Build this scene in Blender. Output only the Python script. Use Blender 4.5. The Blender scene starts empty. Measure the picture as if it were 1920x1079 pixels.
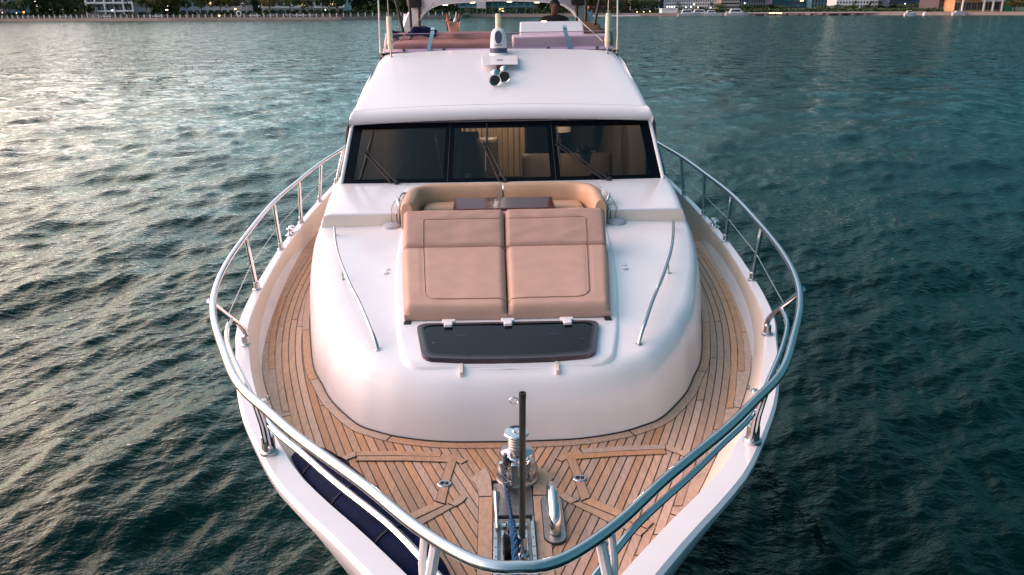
import bpy, bmesh, math, random
import numpy as np
from math import sin, cos, tan, pi, radians, sqrt, atan, exp
from mathutils import Vector, Matrix

random.seed(7); rng = np.random.default_rng(7)
S = bpy.context.scene
COL = S.collection

# ------------------------------------------------------------------ camera
CAM_H = 5.2
PITCH = atan(531.5 / 1500.0); ROLL = radians(0.5)
cam_d = bpy.data.cameras.new('camera'); cam = bpy.data.objects.new('camera', cam_d); COL.objects.link(cam)
cam_d.sensor_width = 36.0; cam_d.lens = 36.0 * 1500 / 1920; cam_d.clip_start = 0.1; cam_d.clip_end = 12000
f_ = Vector((0, cos(PITCH), -sin(PITCH))); u_ = Vector((0, sin(PITCH), cos(PITCH))); r_ = Vector((1, 0, 0))
rr = r_ * cos(ROLL) - u_ * sin(ROLL); uu = u_ * cos(ROLL) + r_ * sin(ROLL)
cam.matrix_world = Matrix((( rr.x, uu.x, -f_.x, 0), (rr.y, uu.y, -f_.y, 0), (rr.z, uu.z, -f_.z, CAM_H), (0, 0, 0, 1)))
S.camera = cam

# ------------------------------------------------------------------ sky, sun, exposure
SUN_EL = radians(5.5); SUN_AZ = radians(-78)        # azimuth measured from the view direction, left is negative
W = bpy.data.worlds.new('World'); S.world = W; W.use_nodes = True
wn = W.node_tree.nodes; wl = W.node_tree.links
bg = wn['Background']
sky = wn.new('ShaderNodeTexSky'); sky.sky_type = 'NISHITA'; sky.sun_disc = False
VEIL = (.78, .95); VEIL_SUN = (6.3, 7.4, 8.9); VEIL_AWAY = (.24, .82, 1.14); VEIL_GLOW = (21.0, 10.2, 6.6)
sky.sun_elevation = SUN_EL; sky.sun_rotation = SUN_AZ; sky.air_density = 1.0; sky.dust_density = 2.6; sky.ozone_density = 2.5
# thin even veil of dusk cloud over the whole dome
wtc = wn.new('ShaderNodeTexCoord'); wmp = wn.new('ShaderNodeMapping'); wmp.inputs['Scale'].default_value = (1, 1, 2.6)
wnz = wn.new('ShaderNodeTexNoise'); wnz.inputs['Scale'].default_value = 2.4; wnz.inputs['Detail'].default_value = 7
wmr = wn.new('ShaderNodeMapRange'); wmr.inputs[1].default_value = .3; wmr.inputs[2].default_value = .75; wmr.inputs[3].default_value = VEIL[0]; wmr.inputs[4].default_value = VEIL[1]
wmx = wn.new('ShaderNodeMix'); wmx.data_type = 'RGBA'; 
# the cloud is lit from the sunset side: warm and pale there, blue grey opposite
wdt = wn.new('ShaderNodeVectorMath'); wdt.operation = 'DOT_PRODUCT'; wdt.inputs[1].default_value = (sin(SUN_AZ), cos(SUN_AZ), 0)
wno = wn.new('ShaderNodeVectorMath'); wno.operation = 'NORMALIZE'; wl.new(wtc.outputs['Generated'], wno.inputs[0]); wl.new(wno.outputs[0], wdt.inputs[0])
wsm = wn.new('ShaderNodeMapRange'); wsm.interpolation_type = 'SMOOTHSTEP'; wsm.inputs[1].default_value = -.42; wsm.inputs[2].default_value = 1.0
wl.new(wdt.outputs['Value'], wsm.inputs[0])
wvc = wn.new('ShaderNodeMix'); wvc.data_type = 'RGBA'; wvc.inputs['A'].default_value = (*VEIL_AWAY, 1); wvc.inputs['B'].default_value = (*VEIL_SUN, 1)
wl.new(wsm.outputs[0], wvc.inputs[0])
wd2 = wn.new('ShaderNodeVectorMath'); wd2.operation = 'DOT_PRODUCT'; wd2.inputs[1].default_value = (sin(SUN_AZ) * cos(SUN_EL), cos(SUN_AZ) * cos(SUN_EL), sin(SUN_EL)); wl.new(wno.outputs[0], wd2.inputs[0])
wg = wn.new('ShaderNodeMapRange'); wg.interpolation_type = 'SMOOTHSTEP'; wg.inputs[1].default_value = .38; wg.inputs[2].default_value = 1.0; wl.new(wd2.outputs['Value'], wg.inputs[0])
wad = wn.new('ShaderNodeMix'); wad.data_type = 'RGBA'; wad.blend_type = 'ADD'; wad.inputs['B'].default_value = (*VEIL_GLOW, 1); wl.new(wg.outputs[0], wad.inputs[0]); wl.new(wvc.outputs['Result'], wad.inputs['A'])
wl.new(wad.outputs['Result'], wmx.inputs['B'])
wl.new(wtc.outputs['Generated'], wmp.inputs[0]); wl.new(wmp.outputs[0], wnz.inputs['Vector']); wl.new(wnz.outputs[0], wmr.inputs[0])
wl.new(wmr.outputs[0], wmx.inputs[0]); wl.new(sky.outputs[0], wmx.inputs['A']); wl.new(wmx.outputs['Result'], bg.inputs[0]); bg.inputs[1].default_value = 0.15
sun_d = bpy.data.lights.new('sun', 'SUN'); sun_d.energy = 0.5; sun_d.angle = radians(25); sun_d.color = (1.0, 0.82, 0.72)
sun = bpy.data.objects.new('sun', sun_d); COL.objects.link(sun)
sd = Vector((sin(SUN_AZ) * cos(SUN_EL), cos(SUN_AZ) * cos(SUN_EL), sin(SUN_EL)))
sun.rotation_euler = sd.to_track_quat('Z', 'Y').to_euler(); sun.location = (0, 0, 60)
S.view_settings.view_transform = 'Standard'; S.view_settings.look = 'None'
S.view_settings.exposure = 0.92; S.view_settings.gamma = 1.0; S.view_settings.use_curve_mapping = False
S.cycles.max_bounces = 8; S.cycles.transparent_max_bounces = 12; S.cycles.caustics_reflective = False
S.cycles.sample_clamp_indirect = 4.0

# ------------------------------------------------------------------ boat frame: x right, y aft, z up from the foredeck
YB = atan(26 / 1500.0); HEEL = radians(-0.3); DECK = 2.0
BM = (Matrix.Translation((0, 0, DECK)) @ Matrix.Rotation(YB, 4, 'Z') @ Matrix.Translation((0.075, 0, 0)) @ Matrix.Rotation(HEEL, 4, 'Y'))
BASE = {}

# ------------------------------------------------------------------ materials
def nt(name):
    m = bpy.data.materials.new(name); m.use_nodes = True
    t = m.node_tree; return m, t.nodes, t.links, t.nodes['Principled BSDF']
def setp(b, **k):
    for a, v in k.items():
        n = a.replace('_', ' ')
        if n in b.inputs: b.inputs[n].default_value = v
def mat(name, col, rough=0.4, metal=0.0, var=0.0, vscale=6.0, bump=0.0, bscale=40.0, coat=0.0, spec=0.5, rvar=0.0, rnd=0.0, stretch=(1, 1, 1), emit=None, estr=0.0, coat_rough=0.1, detail=5.0):
    m, n, l, b = nt(name)
    b.inputs['Base Color'].default_value = (*col, 1); setp(b, Roughness=rough, Metallic=metal)
    b.inputs['Coat Weight'].default_value = coat; b.inputs['Coat Roughness'].default_value = coat_rough
    b.inputs['Specular IOR Level'].default_value = spec
    if emit: b.inputs['Emission Color'].default_value = (*emit, 1); b.inputs['Emission Strength'].default_value = estr
    tc = n.new('ShaderNodeTexCoord'); mp = n.new('ShaderNodeMapping'); mp.inputs['Scale'].default_value = stretch
    l.new(tc.outputs['Object'], mp.inputs[0])
    if var or rvar or rnd:
        nz = n.new('ShaderNodeTexNoise'); nz.inputs['Scale'].default_value = vscale; nz.inputs['Detail'].default_value = detail
        l.new(mp.outputs[0], nz.inputs['Vector'])
        mr = n.new('ShaderNodeMapRange'); mr.inputs[1].default_value = .25; mr.inputs[2].default_value = .75
        mr.inputs[3].default_value = 1 - var; mr.inputs[4].default_value = 1 + var
        l.new(nz.outputs[0], mr.inputs[0])
        hs = n.new('ShaderNodeHueSaturation'); hs.inputs['Color'].default_value = (*col, 1)
        if rnd:
            oi = n.new('ShaderNodeObjectInfo'); mr2 = n.new('ShaderNodeMapRange')
            mr2.inputs[3].default_value = 1 - rnd; mr2.inputs[4].default_value = 1 + rnd
            l.new(oi.outputs['Random'], mr2.inputs[0])
            mu = n.new('ShaderNodeMath'); mu.operation = 'MULTIPLY'; l.new(mr.outputs[0], mu.inputs[0]); l.new(mr2.outputs[0], mu.inputs[1])
            l.new(mu.outputs[0], hs.inputs['Value'])
            mr3 = n.new('ShaderNodeMapRange'); mr3.inputs[3].default_value = .75; mr3.inputs[4].default_value = 1.2
            fr = n.new('ShaderNodeMath'); fr.operation = 'FRACT'; m7 = n.new('ShaderNodeMath'); m7.operation = 'MULTIPLY'; m7.inputs[1].default_value = 7.31
            l.new(oi.outputs['Random'], m7.inputs[0]); l.new(m7.outputs[0], fr.inputs[0]); l.new(fr.outputs[0], mr3.inputs[0])
            l.new(mr3.outputs[0], hs.inputs['Saturation'])
        else:
            l.new(mr.outputs[0], hs.inputs['Value'])
        l.new(hs.outputs[0], b.inputs['Base Color'])
        if rvar:
            m3 = n.new('ShaderNodeMapRange'); m3.inputs[3].default_value = max(0.02, rough - rvar); m3.inputs[4].default_value = rough + rvar
            n2 = n.new('ShaderNodeTexNoise'); n2.inputs['Scale'].default_value = vscale * 1.7; n2.inputs['Detail'].default_value = 6
            l.new(mp.outputs[0], n2.inputs['Vector']); l.new(n2.outputs[0], m3.inputs[0]); l.new(m3.outputs[0], b.inputs['Roughness'])
    if bump:
        nb = n.new('ShaderNodeTexNoise'); nb.inputs['Scale'].default_value = bscale; nb.inputs['Detail'].default_value = 4
        l.new(mp.outputs[0], nb.inputs['Vector'])
        bp = n.new('ShaderNodeBump'); bp.inputs['Strength'].default_value = bump; bp.inputs['Distance'].default_value = 0.01
        l.new(nb.outputs[0], bp.inputs['Height']); l.new(bp.outputs[0], b.inputs['Normal'])
    return m
def glassmat(name, tint, ior=1.5, gl=(1, 1, 1), rough=0.02, boost=1.0):
    m = bpy.data.materials.new(name); m.use_nodes = True; n = m.node_tree.nodes; l = m.node_tree.links; n.clear()
    o = n.new('ShaderNodeOutputMaterial'); t = n.new('ShaderNodeBsdfTransparent'); t.inputs[0].default_value = (*tint, 1)
    g = n.new('ShaderNodeBsdfGlossy'); g.inputs[0].default_value = (*gl, 1); g.inputs['Roughness'].default_value = rough
    fr = n.new('ShaderNodeFresnel'); fr.inputs[0].default_value = ior
    mu = n.new('ShaderNodeMath'); mu.operation = 'MULTIPLY'; mu.inputs[1].default_value = boost; mu.use_clamp = True
    l.new(fr.outputs[0], mu.inputs[0])
    mx = n.new('ShaderNodeMixShader'); l.new(mu.outputs[0], mx.inputs[0]); l.new(t.outputs[0], mx.inputs[1]); l.new(g.outputs[0], mx.inputs[2])
    l.new(mx.outputs[0], o.inputs[0]); return m

M = {}
M['gel'] = mat('white_gelcoat', (.78, .78, .80), .24, var=.03, vscale=3.5, rvar=.05, coat=.12, bump=.010, bscale=3, detail=9)
M['gelroof'] = mat('white_roof_gelcoat', (.78, .78, .80), .34, var=.02, vscale=1.1, rvar=.02, coat=.08)
M['cream'] = mat('cream_gelcoat', (.72, .64, .55), .42, var=.04, vscale=2.5, rvar=.08, bump=.03, bscale=4)
M['nonskid'] = mat('white_nonskid', (.78, .78, .79), .45, var=.03, vscale=3, bump=.12, bscale=220)
M['teak'] = mat('weathered_teak', (.53, .31, .19), .6, var=.2, vscale=9, bump=.18, bscale=60, rnd=.17, stretch=(7, 1.0, 7))
M['teakm'] = mat('margin_teak', (.53, .335, .225), .6, var=.2, vscale=9, bump=.18, bscale=60, rnd=.10, stretch=(4, 2.0, 7))
M['caulk'] = mat('black_caulk', (.016, .015, .016), .55, var=.2, vscale=30)
M['steel'] = mat('polished_steel', (.60, .595, .60), .10, 1.0, var=.05, vscale=12, rvar=.05)
M['steel2'] = mat('satin_steel', (.55, .54, .54), .28, 1.0, var=.1, vscale=25, rvar=.1)
M['bronze'] = mat('dull_alloy', (.33, .32, .31), .42, 1.0, var=.2, vscale=30, rvar=.12)
M['black'] = mat('black_gloss', (.008, .009, .012), .12, var=.2, vscale=5)
M['frit'] = mat('black_glass_border', (.003, .004, .008), .10, var=.2, vscale=5, spec=.12)
M['rubber'] = mat('black_rubber', (.012, .012, .013), .55, var=.2, vscale=20)
M['navy'] = mat('navy_cover', (.004, .008, .034), .8, var=.3, vscale=14, bump=.3, bscale=160, spec=.08)
M['pole'] = mat('dark_green_pole', (.030, .040, .032), .30, .3, var=.25, vscale=14, rvar=.1)
M['leather'] = mat('tan_leather', (.46, .298, .232), .66, var=.07, vscale=5, spec=.3, bump=.22, bscale=90, rvar=.1)
M['leather2'] = mat('light_tan_leather', (.50, .315, .20), .46, var=.08, vscale=5, bump=.18, bscale=90, rvar=.1)
M['pipe'] = mat('tan_piping', (.30, .165, .095), .5, var=.1)
M['wood'] = mat('lacquered_wood', (.085, .028, .020), .16, var=.35, vscale=6, stretch=(1, 9, 9), spec=.25)
M['plastic'] = mat('white_plastic', (.74, .74, .75), .35, var=.03)
M['ivory'] = mat('ivory_plastic', (.76, .66, .46), .45, var=.06, vscale=12)
M['greyblue'] = mat('slate_plastic', (.055, .075, .13), .4, var=.1)
M['rope'] = mat('blue_rope', (.015, .10, .22), .8, var=.5, vscale=60, bump=.5, bscale=150)
M['cord'] = mat('pale_cord', (.55, .48, .42), .6, var=.2, vscale=50)
M['browncush'] = mat('brown_cushion', (.43, .27, .20), .55, var=.12, vscale=6, bump=.15, bscale=80)
M['skin'] = mat('skin', (.16, .065, .042), .5, var=.1, vscale=14)
M['blackcloth'] = mat('black_cloth', (.006, .006, .007), .8, var=.3, vscale=30)
M['hair'] = mat('dark_hair', (.012, .008, .007), .6)
M['greydome'] = mat('grey_dome', (.42, .41, .46), .5, var=.05)
M['mauve'] = mat('hatch_rim', (.05, .042, .058), .18, var=.1)
M['glass'] = glassmat('tinted_glass', (.30, .33, .40), 1.45, boost=1.0)
M['hatchglass'] = glassmat('smoked_hatch', (.30, .25, .34), 1.5, boost=.55)
M['acryl'] = glassmat('pink_acrylic', (.90, .68, .77), 1.45)
M['lampw'] = mat('warm_lamp', (.8, .7, .5), .5, emit=(1, .72, .38), estr=2)
M['lampdisc'] = mat('downlight', (.8, .7, .5), .5, emit=(1, .78, .5), estr=4)
M['shade'] = mat('lamp_shade', (.7, .58, .40), .7, emit=(1, .68, .36), estr=.16)
M['curtain'] = mat('curtain', (.42, .30, .18), .8, var=.1, vscale=4, stretch=(12, 12, 1))
M['interior'] = mat('cabin_lining', (.16, .125, .10), .6, var=.2, vscale=2)
M['cabinwood'] = mat('cabin_veneer', (.11, .045, .028), .35, var=.3, vscale=4, stretch=(1, 6, 6))
M['darkseat'] = mat('dark_leather', (.008, .010, .016), .45, var=.2)
M['paleseat'] = mat('pale_sofa', (.24, .17, .11), .6, var=.1)
M['orange'] = mat('orange_cover', (.5, .13, .05), .6, var=.1)
M['tealplastic'] = mat('teal_plastic', (.02, .22, .25), .4, var=.1)

# ------------------------------------------------------------------ mesh builder
class MB:
    def __init__(s): s.v = []; s.f = []; s.m = []; s.cur = 0
    def add(s, vs, fs):
        o = len(s.v); s.v += [tuple(p) for p in vs]; s.f += [tuple(i + o for i in f) for f in fs]; s.m += [s.cur] * len(fs); return s
    def box(s, a, b, rot=None, c=None):
        x0, y0, z0 = a; x1, y1, z1 = b
        vs = [Vector(p) for p in ((x0, y0, z0), (x1, y0, z0), (x1, y1, z0), (x0, y1, z0), (x0, y0, z1), (x1, y0, z1), (x1, y1, z1), (x0, y1, z1))]
        if rot is not None:
            c = Vector(c) if c else sum(vs, Vector()) / 8; vs = [rot @ (p - c) + c for p in vs]
        return s.add(vs, [(0, 3, 2, 1), (4, 5, 6, 7), (0, 1, 5, 4), (1, 2, 6, 5), (2, 3, 7, 6), (3, 0, 4, 7)])
    def tube(s, path, r, n=10, caps=True, closed=False):
        P = [Vector(p) for p in path]; k = len(P); R = r if hasattr(r, '__len__') else [r] * k
        ts = []
        for i in range(k):
            if closed: t = P[(i + 1) % k] - P[i - 1]
            else: t = P[min(i + 1, k - 1)] - P[max(i - 1, 0)]
            ts.append(t.normalized() if t.length > 1e-9 else Vector((0, 0, 1)))
        a = Vector((0, 0, 1)) if abs(ts[0].z) < .9 else Vector((1, 0, 0))
        nv = (a - ts[0] * a.dot(ts[0])).normalized(); vs = []
        for i in range(k):
            nv = nv - ts[i] * nv.dot(ts[i])
            if nv.length < 1e-6: nv = ts[i].orthogonal()
            nv.normalize(); bv = ts[i].cross(nv)
            for j in range(n):
                q = 2 * pi * j / n; vs.append(P[i] + (nv * cos(q) + bv * sin(q)) * R[i])
        fs = []
        for i in range(k if closed else k - 1):
            i2 = (i + 1) % k
            for j in range(n): fs.append((i * n + j, i * n + (j + 1) % n, i2 * n + (j + 1) % n, i2 * n + j))
        if caps and not closed:
            fs.append(tuple(reversed(range(n)))); fs.append(tuple(range((k - 1) * n, k * n)))
        return s.add(vs, fs)
    def lathe(s, prof, c=(0, 0, 0), n=24, axis=None, caps=True):
        # prof: list of (radius, height) along axis
        ax = Vector(axis).normalized() if axis else Vector((0, 0, 1)); e1 = ax.orthogonal().normalized(); e2 = ax.cross(e1); c = Vector(c)
        vs = []; k = len(prof)
        for (r, h) in prof:
            for j in range(n):
                q = 2 * pi * j / n; vs.append(c + ax * h + (e1 * cos(q) + e2 * sin(q)) * max(r, 1e-4))
        fs = [(i * n + j, i * n + (j + 1) % n, (i + 1) * n + (j + 1) % n, (i + 1) * n + j) for i in range(k - 1) for j in range(n)]
        if caps and prof[0][0] > 2e-4: fs.append(tuple(reversed(range(n))))
        if caps and prof[-1][0] > 2e-4: fs.append(tuple(range((k - 1) * n, k * n)))
        return s.add(vs, fs)
    def grid(s, rows, close_u=False):
        k = len(rows); n = len(rows[0]); vs = [p for r in rows for p in r]
        fs = [(i * n + j, i * n + (j + 1) % n, (i + 1) * n + (j + 1) % n, (i + 1) * n + j) for i in range(k - 1) for j in range(n if close_u else n - 1)]
        return s.add(vs, fs)
    def prism(s, poly, z0, z1):
        n = len(poly); A = [(x, y, z0) for x, y in poly]; B = [(x, y, z1) for x, y in poly]
        return s.add(A + B, [tuple(reversed(range(n))), tuple(range(n, 2 * n))] + [(i, (i + 1) % n, n + (i + 1) % n, n + i) for i in range(n)])
    def mesh(s, name, off=Vector()):
        me = bpy.data.meshes.new(name)
        me.from_pydata([(p[0] - off[0], p[1] - off[1], p[2] - off[2]) for p in s.v], [], s.f)
        for i, p in enumerate(me.polygons): p.material_index = s.m[i]
        return me
def fixn(me):
    b = bmesh.new(); b.from_mesh(me); bmesh.ops.remove_doubles(b, verts=b.verts, dist=1e-5); bmesh.ops.recalc_face_normals(b, faces=b.faces); b.to_mesh(me); b.free()
def obj(name, mb, m, parent=None, smooth=35, bevel=0, base=None, boat=False, fix=True, seg=2):
    """one mesh object; a child takes over the base point of its parent"""
    if base is None: base = BASE.get(parent.name, Vector()) if parent else Vector()
    base = Vector(base)
    me = mb.mesh(name, base) if isinstance(mb, MB) else mb
    if fix and isinstance(mb, MB): fixn(me)
    for mm in (m if isinstance(m, (list, tuple)) else [m]): me.materials.append(M[mm] if isinstance(mm, str) else mm)
    if smooth:
        me.shade_smooth(); me.set_sharp_from_angle(angle=radians(smooth))
    o = bpy.data.objects.new(name, me); COL.objects.link(o); BASE[o.name] = base
    if parent: o.parent = parent
    elif boat: o.matrix_world = BM @ Matrix.Translation(base)
    else: o.location = base
    if bevel:
        b = o.modifiers.new('bevel', 'BEVEL'); b.width = bevel; b.segments = seg; b.limit_method = 'ANGLE'; b.angle_limit = radians(40)
    return o
def tag(o, label, cat, group=None):
    o['label'] = label; o['category'] = cat
    if group: o['group'] = group
    return o
def thing(name, label, cat, base=(0, 0, 0), group=None, boat=True):
    o = bpy.data.objects.new(name, None); COL.objects.link(o); o.empty_display_size = .2
    o.matrix_world = (BM if boat else Matrix()) @ Matrix.Translation(base); BASE[o.name] = Vector(base)
    return tag(o, label, cat, group)
def copytree(o, parent=None):
    c = o.copy(); COL.objects.link(c); c.parent = parent
    for ch in o.children: copytree(ch, c)
    return c
def interp(pts, x):
    xs = [p[0] for p in pts]
    if x <= xs[0]: return pts[0][1]
    if x >= xs[-1]: return pts[-1][1]
    # monotone cubic
    i = max(k for k in range(len(xs) - 1) if xs[k] <= x); d = lambda k: (pts[k + 1][1] - pts[k][1]) / (xs[k + 1] - xs[k])
    def sl(k):
        if k == 0: return d(0)
        if k == len(xs) - 1: return d(k - 1)
        a, b = d(k - 1), d(k); return 0 if a * b <= 0 else 2 * a * b / (a + b)
    h = xs[i + 1] - xs[i]; t = (x - xs[i]) / h; m0, m1 = sl(i) * h, sl(i + 1) * h
    return (2*t**3-3*t*t+1)*pts[i][1] + (t**3-2*t*t+t)*m0 + (-2*t**3+3*t*t)*pts[i+1][1] + (t**3-t*t)*m1
def cat(pts, n):
    """catmull-rom through pts, resampled to n points by arc length"""
    P = [np.array(p, float) for p in pts]; P = [2 * P[0] - P[1]] + P + [2 * P[-1] - P[-2]]; out = []
    for i in range(1, len(P) - 2):
        for t in np.linspace(0, 1, 16, endpoint=False):
            a, b, c, d = P[i - 1:i + 3]
            out.append(.5 * ((2 * b) + (c - a) * t + (2 * a - 5 * b + 4 * c - d) * t * t + (3 * b - a - 3 * c + d) * t ** 3))
    out.append(P[-2]); out = np.array(out)
    s = np.concatenate([[0], np.cumsum(np.linalg.norm(np.diff(out, axis=0), axis=1))]); q = np.linspace(0, s[-1], n)
    return np.array([[np.interp(v, s, out[:, k]) for k in range(out.shape[1])] for v in q])

# ================================================================== water
WSPEC = 1.0; WTINT = (.82, .97, .84); WBODY = (.0001, .0125, .0130)
def build_water():
    rs = [0.4]; r = 5.2
    rs += [1.5, 3.0, 4.4]
    while r < 420:
        rs.append(r); r += max(.05, r * r / 5200 * 1.0) if r < 90 else r * .0205
    rs += [460, 520, 620, 800, 1200, 2500, 6000]
    rs = np.array(rs)
    dense = np.radians(np.linspace(-39, 39, 760)); side = np.radians(np.linspace(39, 321, 74))[1:-1]
    an = np.concatenate([dense, side]); nA = len(an); nR = len(rs)
    R, A = np.meshgrid(rs, an, indexing='ij'); X = R * np.sin(A); Y = R * np.cos(A)
    Z = np.zeros_like(X); g = np.random.default_rng(11)
    dr = np.maximum(np.gradient(rs)[:, None] * np.ones_like(X), R * (an[1] - an[0]))
    n = 96; lam = np.geomspace(.17, 9.0, n)
    # gusty patches: the small chop is stronger in some places than in others
    patch = .75 + .35 * np.sin(X * .13 + 1.3 * np.sin(Y * .07)) * np.sin(Y * .11 + 1.1 * np.sin(X * .05 + 2))
    for i, L in enumerate(lam):
        th = radians(140) + g.normal(0, radians(34)); k = 2 * pi / L
        st = .0080 if L < 1.2 else .0064 if L < 3 else .0022
        a = st * L; fade = np.clip((L / dr - 1.6) / 2.0, 0, 1)
        ph = g.uniform(0, 2 * pi); d = k * (X * cos(th) + Y * sin(th)) + ph
        d = d + .55 * np.sin(.31 * k * (X * sin(th) - Y * cos(th)) + g.uniform(0, 6))     # crests bend and break up
        w = (np.exp(np.sin(d) - 1) * 2 - .93) if L < 3 else np.sin(d)
        Z += a * fade * w * (patch if L < 2 else 1)
    co = np.stack([X, Y, Z], -1).reshape(-1, 3).astype(np.float32)
    i0 = (np.arange(nR - 1)[:, None] * nA + np.arange(nA)[None]).ravel(); i1 = (np.arange(nR - 1)[:, None] * nA + (np.arange(nA)[None] + 1) % nA).ravel()
    q = np.stack([i0, i0 + nA, i1 + nA, i1], -1).astype(np.int32)
    me = bpy.data.meshes.new('water'); nf = len(q)
    me.vertices.add(len(co)); me.vertices.foreach_set('co', co.ravel())
    me.loops.add(nf * 4); me.loops.foreach_set('vertex_index', q.ravel())
    me.polygons.add(nf); me.polygons.foreach_set('loop_start', np.arange(nf, dtype=np.int32) * 4)
    try: me.polygons.foreach_set('loop_total', np.full(nf, 4, np.int32))
    except Exception: pass
    me.update(calc_edges=True); me.flip_normals() if me.polygons[nf // 2].normal.z < 0 else None
    me.shade_smooth()
    at_ = me.attributes.new('unresolved', 'FLOAT', 'POINT'); at_.data.foreach_set('value', np.clip((dr.ravel() - .12) / 1.2, 0, 1).astype(np.float32))
    m, nn, l, b = nt('sea_water')
    tc = nn.new("ShaderNodeTexCoord"); prev = None; at2 = nn.new('ShaderNodeAttribute'); at2.attribute_name = 'unresolved'
    # chop that the mesh is too coarse to carry far out: tilts the normal itself
    nzf = nn.new('ShaderNodeTexNoise'); nzf.inputs['Scale'].default_value = 3.4; nzf.inputs['Detail'].default_value = 5
    mpf = nn.new('ShaderNodeMapping'); mpf.inputs['Scale'].default_value = (1.0, 1.6, 1); mpf.inputs['Rotation'].default_value = (0, 0, radians(-35)); l.new(tc.outputs['Object'], mpf.inputs[0]); l.new(mpf.outputs[0], nzf.inputs['Vector'])
    sb = nn.new('ShaderNodeVectorMath'); sb.operation = 'SUBTRACT'; sb.inputs[1].default_value = (.5, .5, .5); l.new(nzf.outputs['Color'], sb.inputs[0])
    m1 = nn.new('ShaderNodeVectorMath'); m1.operation = 'MULTIPLY'; m1.inputs[1].default_value = (2.6, 2.6, 0)
    nzg = nn.new('ShaderNodeTexNoise'); nzg.inputs['Scale'].default_value = 1.0; nzg.inputs['Detail'].default_value = 3
    mpg = nn.new('ShaderNodeMapping'); mpg.inputs['Scale'].default_value = (.55, .9, 1); mpg.inputs['Rotation'].default_value = (0, 0, radians(-12)); l.new(tc.outputs['Object'], mpg.inputs[0]); l.new(mpg.outputs[0], nzg.inputs['Vector'])
    sbg = nn.new('ShaderNodeVectorMath'); sbg.operation = 'SUBTRACT'; sbg.inputs[1].default_value = (.5, .5, .5); l.new(nzg.outputs['Color'], sbg.inputs[0])
    sbs = nn.new('ShaderNodeVectorMath'); sbs.operation = 'ADD'; l.new(sb.outputs[0], sbs.inputs[0]); l.new(sbg.outputs[0], sbs.inputs[1]); l.new(sbs.outputs[0], m1.inputs[0])
    m2 = nn.new('ShaderNodeVectorMath'); m2.operation = 'SCALE'; l.new(m1.outputs[0], m2.inputs[0]); l.new(at2.outputs['Fac'], m2.inputs['Scale'])
    ge = nn.new('ShaderNodeNewGeometry'); ad_ = nn.new('ShaderNodeVectorMath'); ad_.operation = 'ADD'; l.new(ge.outputs['Normal'], ad_.inputs[0]); l.new(m2.outputs[0], ad_.inputs[1])
    no_ = nn.new('ShaderNodeVectorMath'); no_.operation = 'NORMALIZE'; l.new(ad_.outputs[0], no_.inputs[0]); prev = no_
    for sc, dist, strech, rot in ((2.2, .05, (1.0, 1.9, 1), -30), (7, .026, (1.0, 1.6, 1), -35), (22, .008, (1, 1.4, 1), -30)):
        mp = nn.new('ShaderNodeMapping'); mp.inputs['Scale'].default_value = strech; mp.inputs['Rotation'].default_value = (0, 0, radians(rot))
        l.new(tc.outputs['Object'], mp.inputs[0])
        nz = nn.new('ShaderNodeTexNoise'); nz.inputs['Scale'].default_value = sc; nz.inputs['Detail'].default_value = 2; nz.inputs['Distortion'].default_value = .25
        l.new(mp.outputs[0], nz.inputs['Vector'])
        bp = nn.new('ShaderNodeBump'); bp.inputs['Distance'].default_value = dist; bp.inputs['Strength'].default_value = 1
        l.new(nz.outputs[0], bp.inputs['Height'])
        if sc < 3: l.new(at2.outputs['Fac'], bp.inputs['Strength'])      # waves the mesh is too coarse for
        if prev: l.new(prev.outputs[0], bp.inputs['Normal'])
        prev = bp
    nn.remove(b)
    df = nn.new('ShaderNodeBsdfDiffuse'); df.inputs[0].default_value = (*WBODY, 1); gl = nn.new('ShaderNodeBsdfGlossy'); gl.inputs[0].default_value = (*WTINT, 1); gl.inputs['Roughness'].default_value = .045
    fr = nn.new('ShaderNodeFresnel'); fr.inputs[0].default_value = 1.333; mu = nn.new('ShaderNodeMath'); mu.operation = 'MULTIPLY_ADD'; mu.inputs[1].default_value = WSPEC; mu.inputs[2].default_value = -.020; mu.use_clamp = True
    mx = nn.new('ShaderNodeMixShader'); l.new(fr.outputs[0], mu.inputs[0]); l.new(mu.outputs[0], mx.inputs[0]); l.new(df.outputs[0], mx.inputs[1]); l.new(gl.outputs[0], mx.inputs[2])
    l.new(mx.outputs[0], nn['Material Output'].inputs[0])
    gm = nn.new('ShaderNodeMix'); gm.data_type = 'RGBA'; gm.inputs['A'].default_value = (*WTINT, 1); gm.inputs['B'].default_value = (.80, .96, .88, 1)
    gs = nn.new('ShaderNodeMapRange'); gs.inputs[1].default_value = .04; gs.inputs[2].default_value = .30; l.new(fr.outputs[0], gs.inputs[0]); l.new(gs.outputs[0], gm.inputs[0]); l.new(gm.outputs['Result'], gl.inputs[0])
    rg = nn.new('ShaderNodeMapRange'); rg.inputs[3].default_value = .045; rg.inputs[4].default_value = .16; l.new(at2.outputs['Fac'], rg.inputs[0]); l.new(rg.outputs[0], gl.inputs['Roughness'])
    for q in (df, gl, fr): l.new(prev.outputs[0], q.inputs['Normal'])
    me.materials.append(m)
    o = bpy.data.objects.new('water', me); COL.objects.link(o); o['kind'] = 'structure'
build_water()

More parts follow.
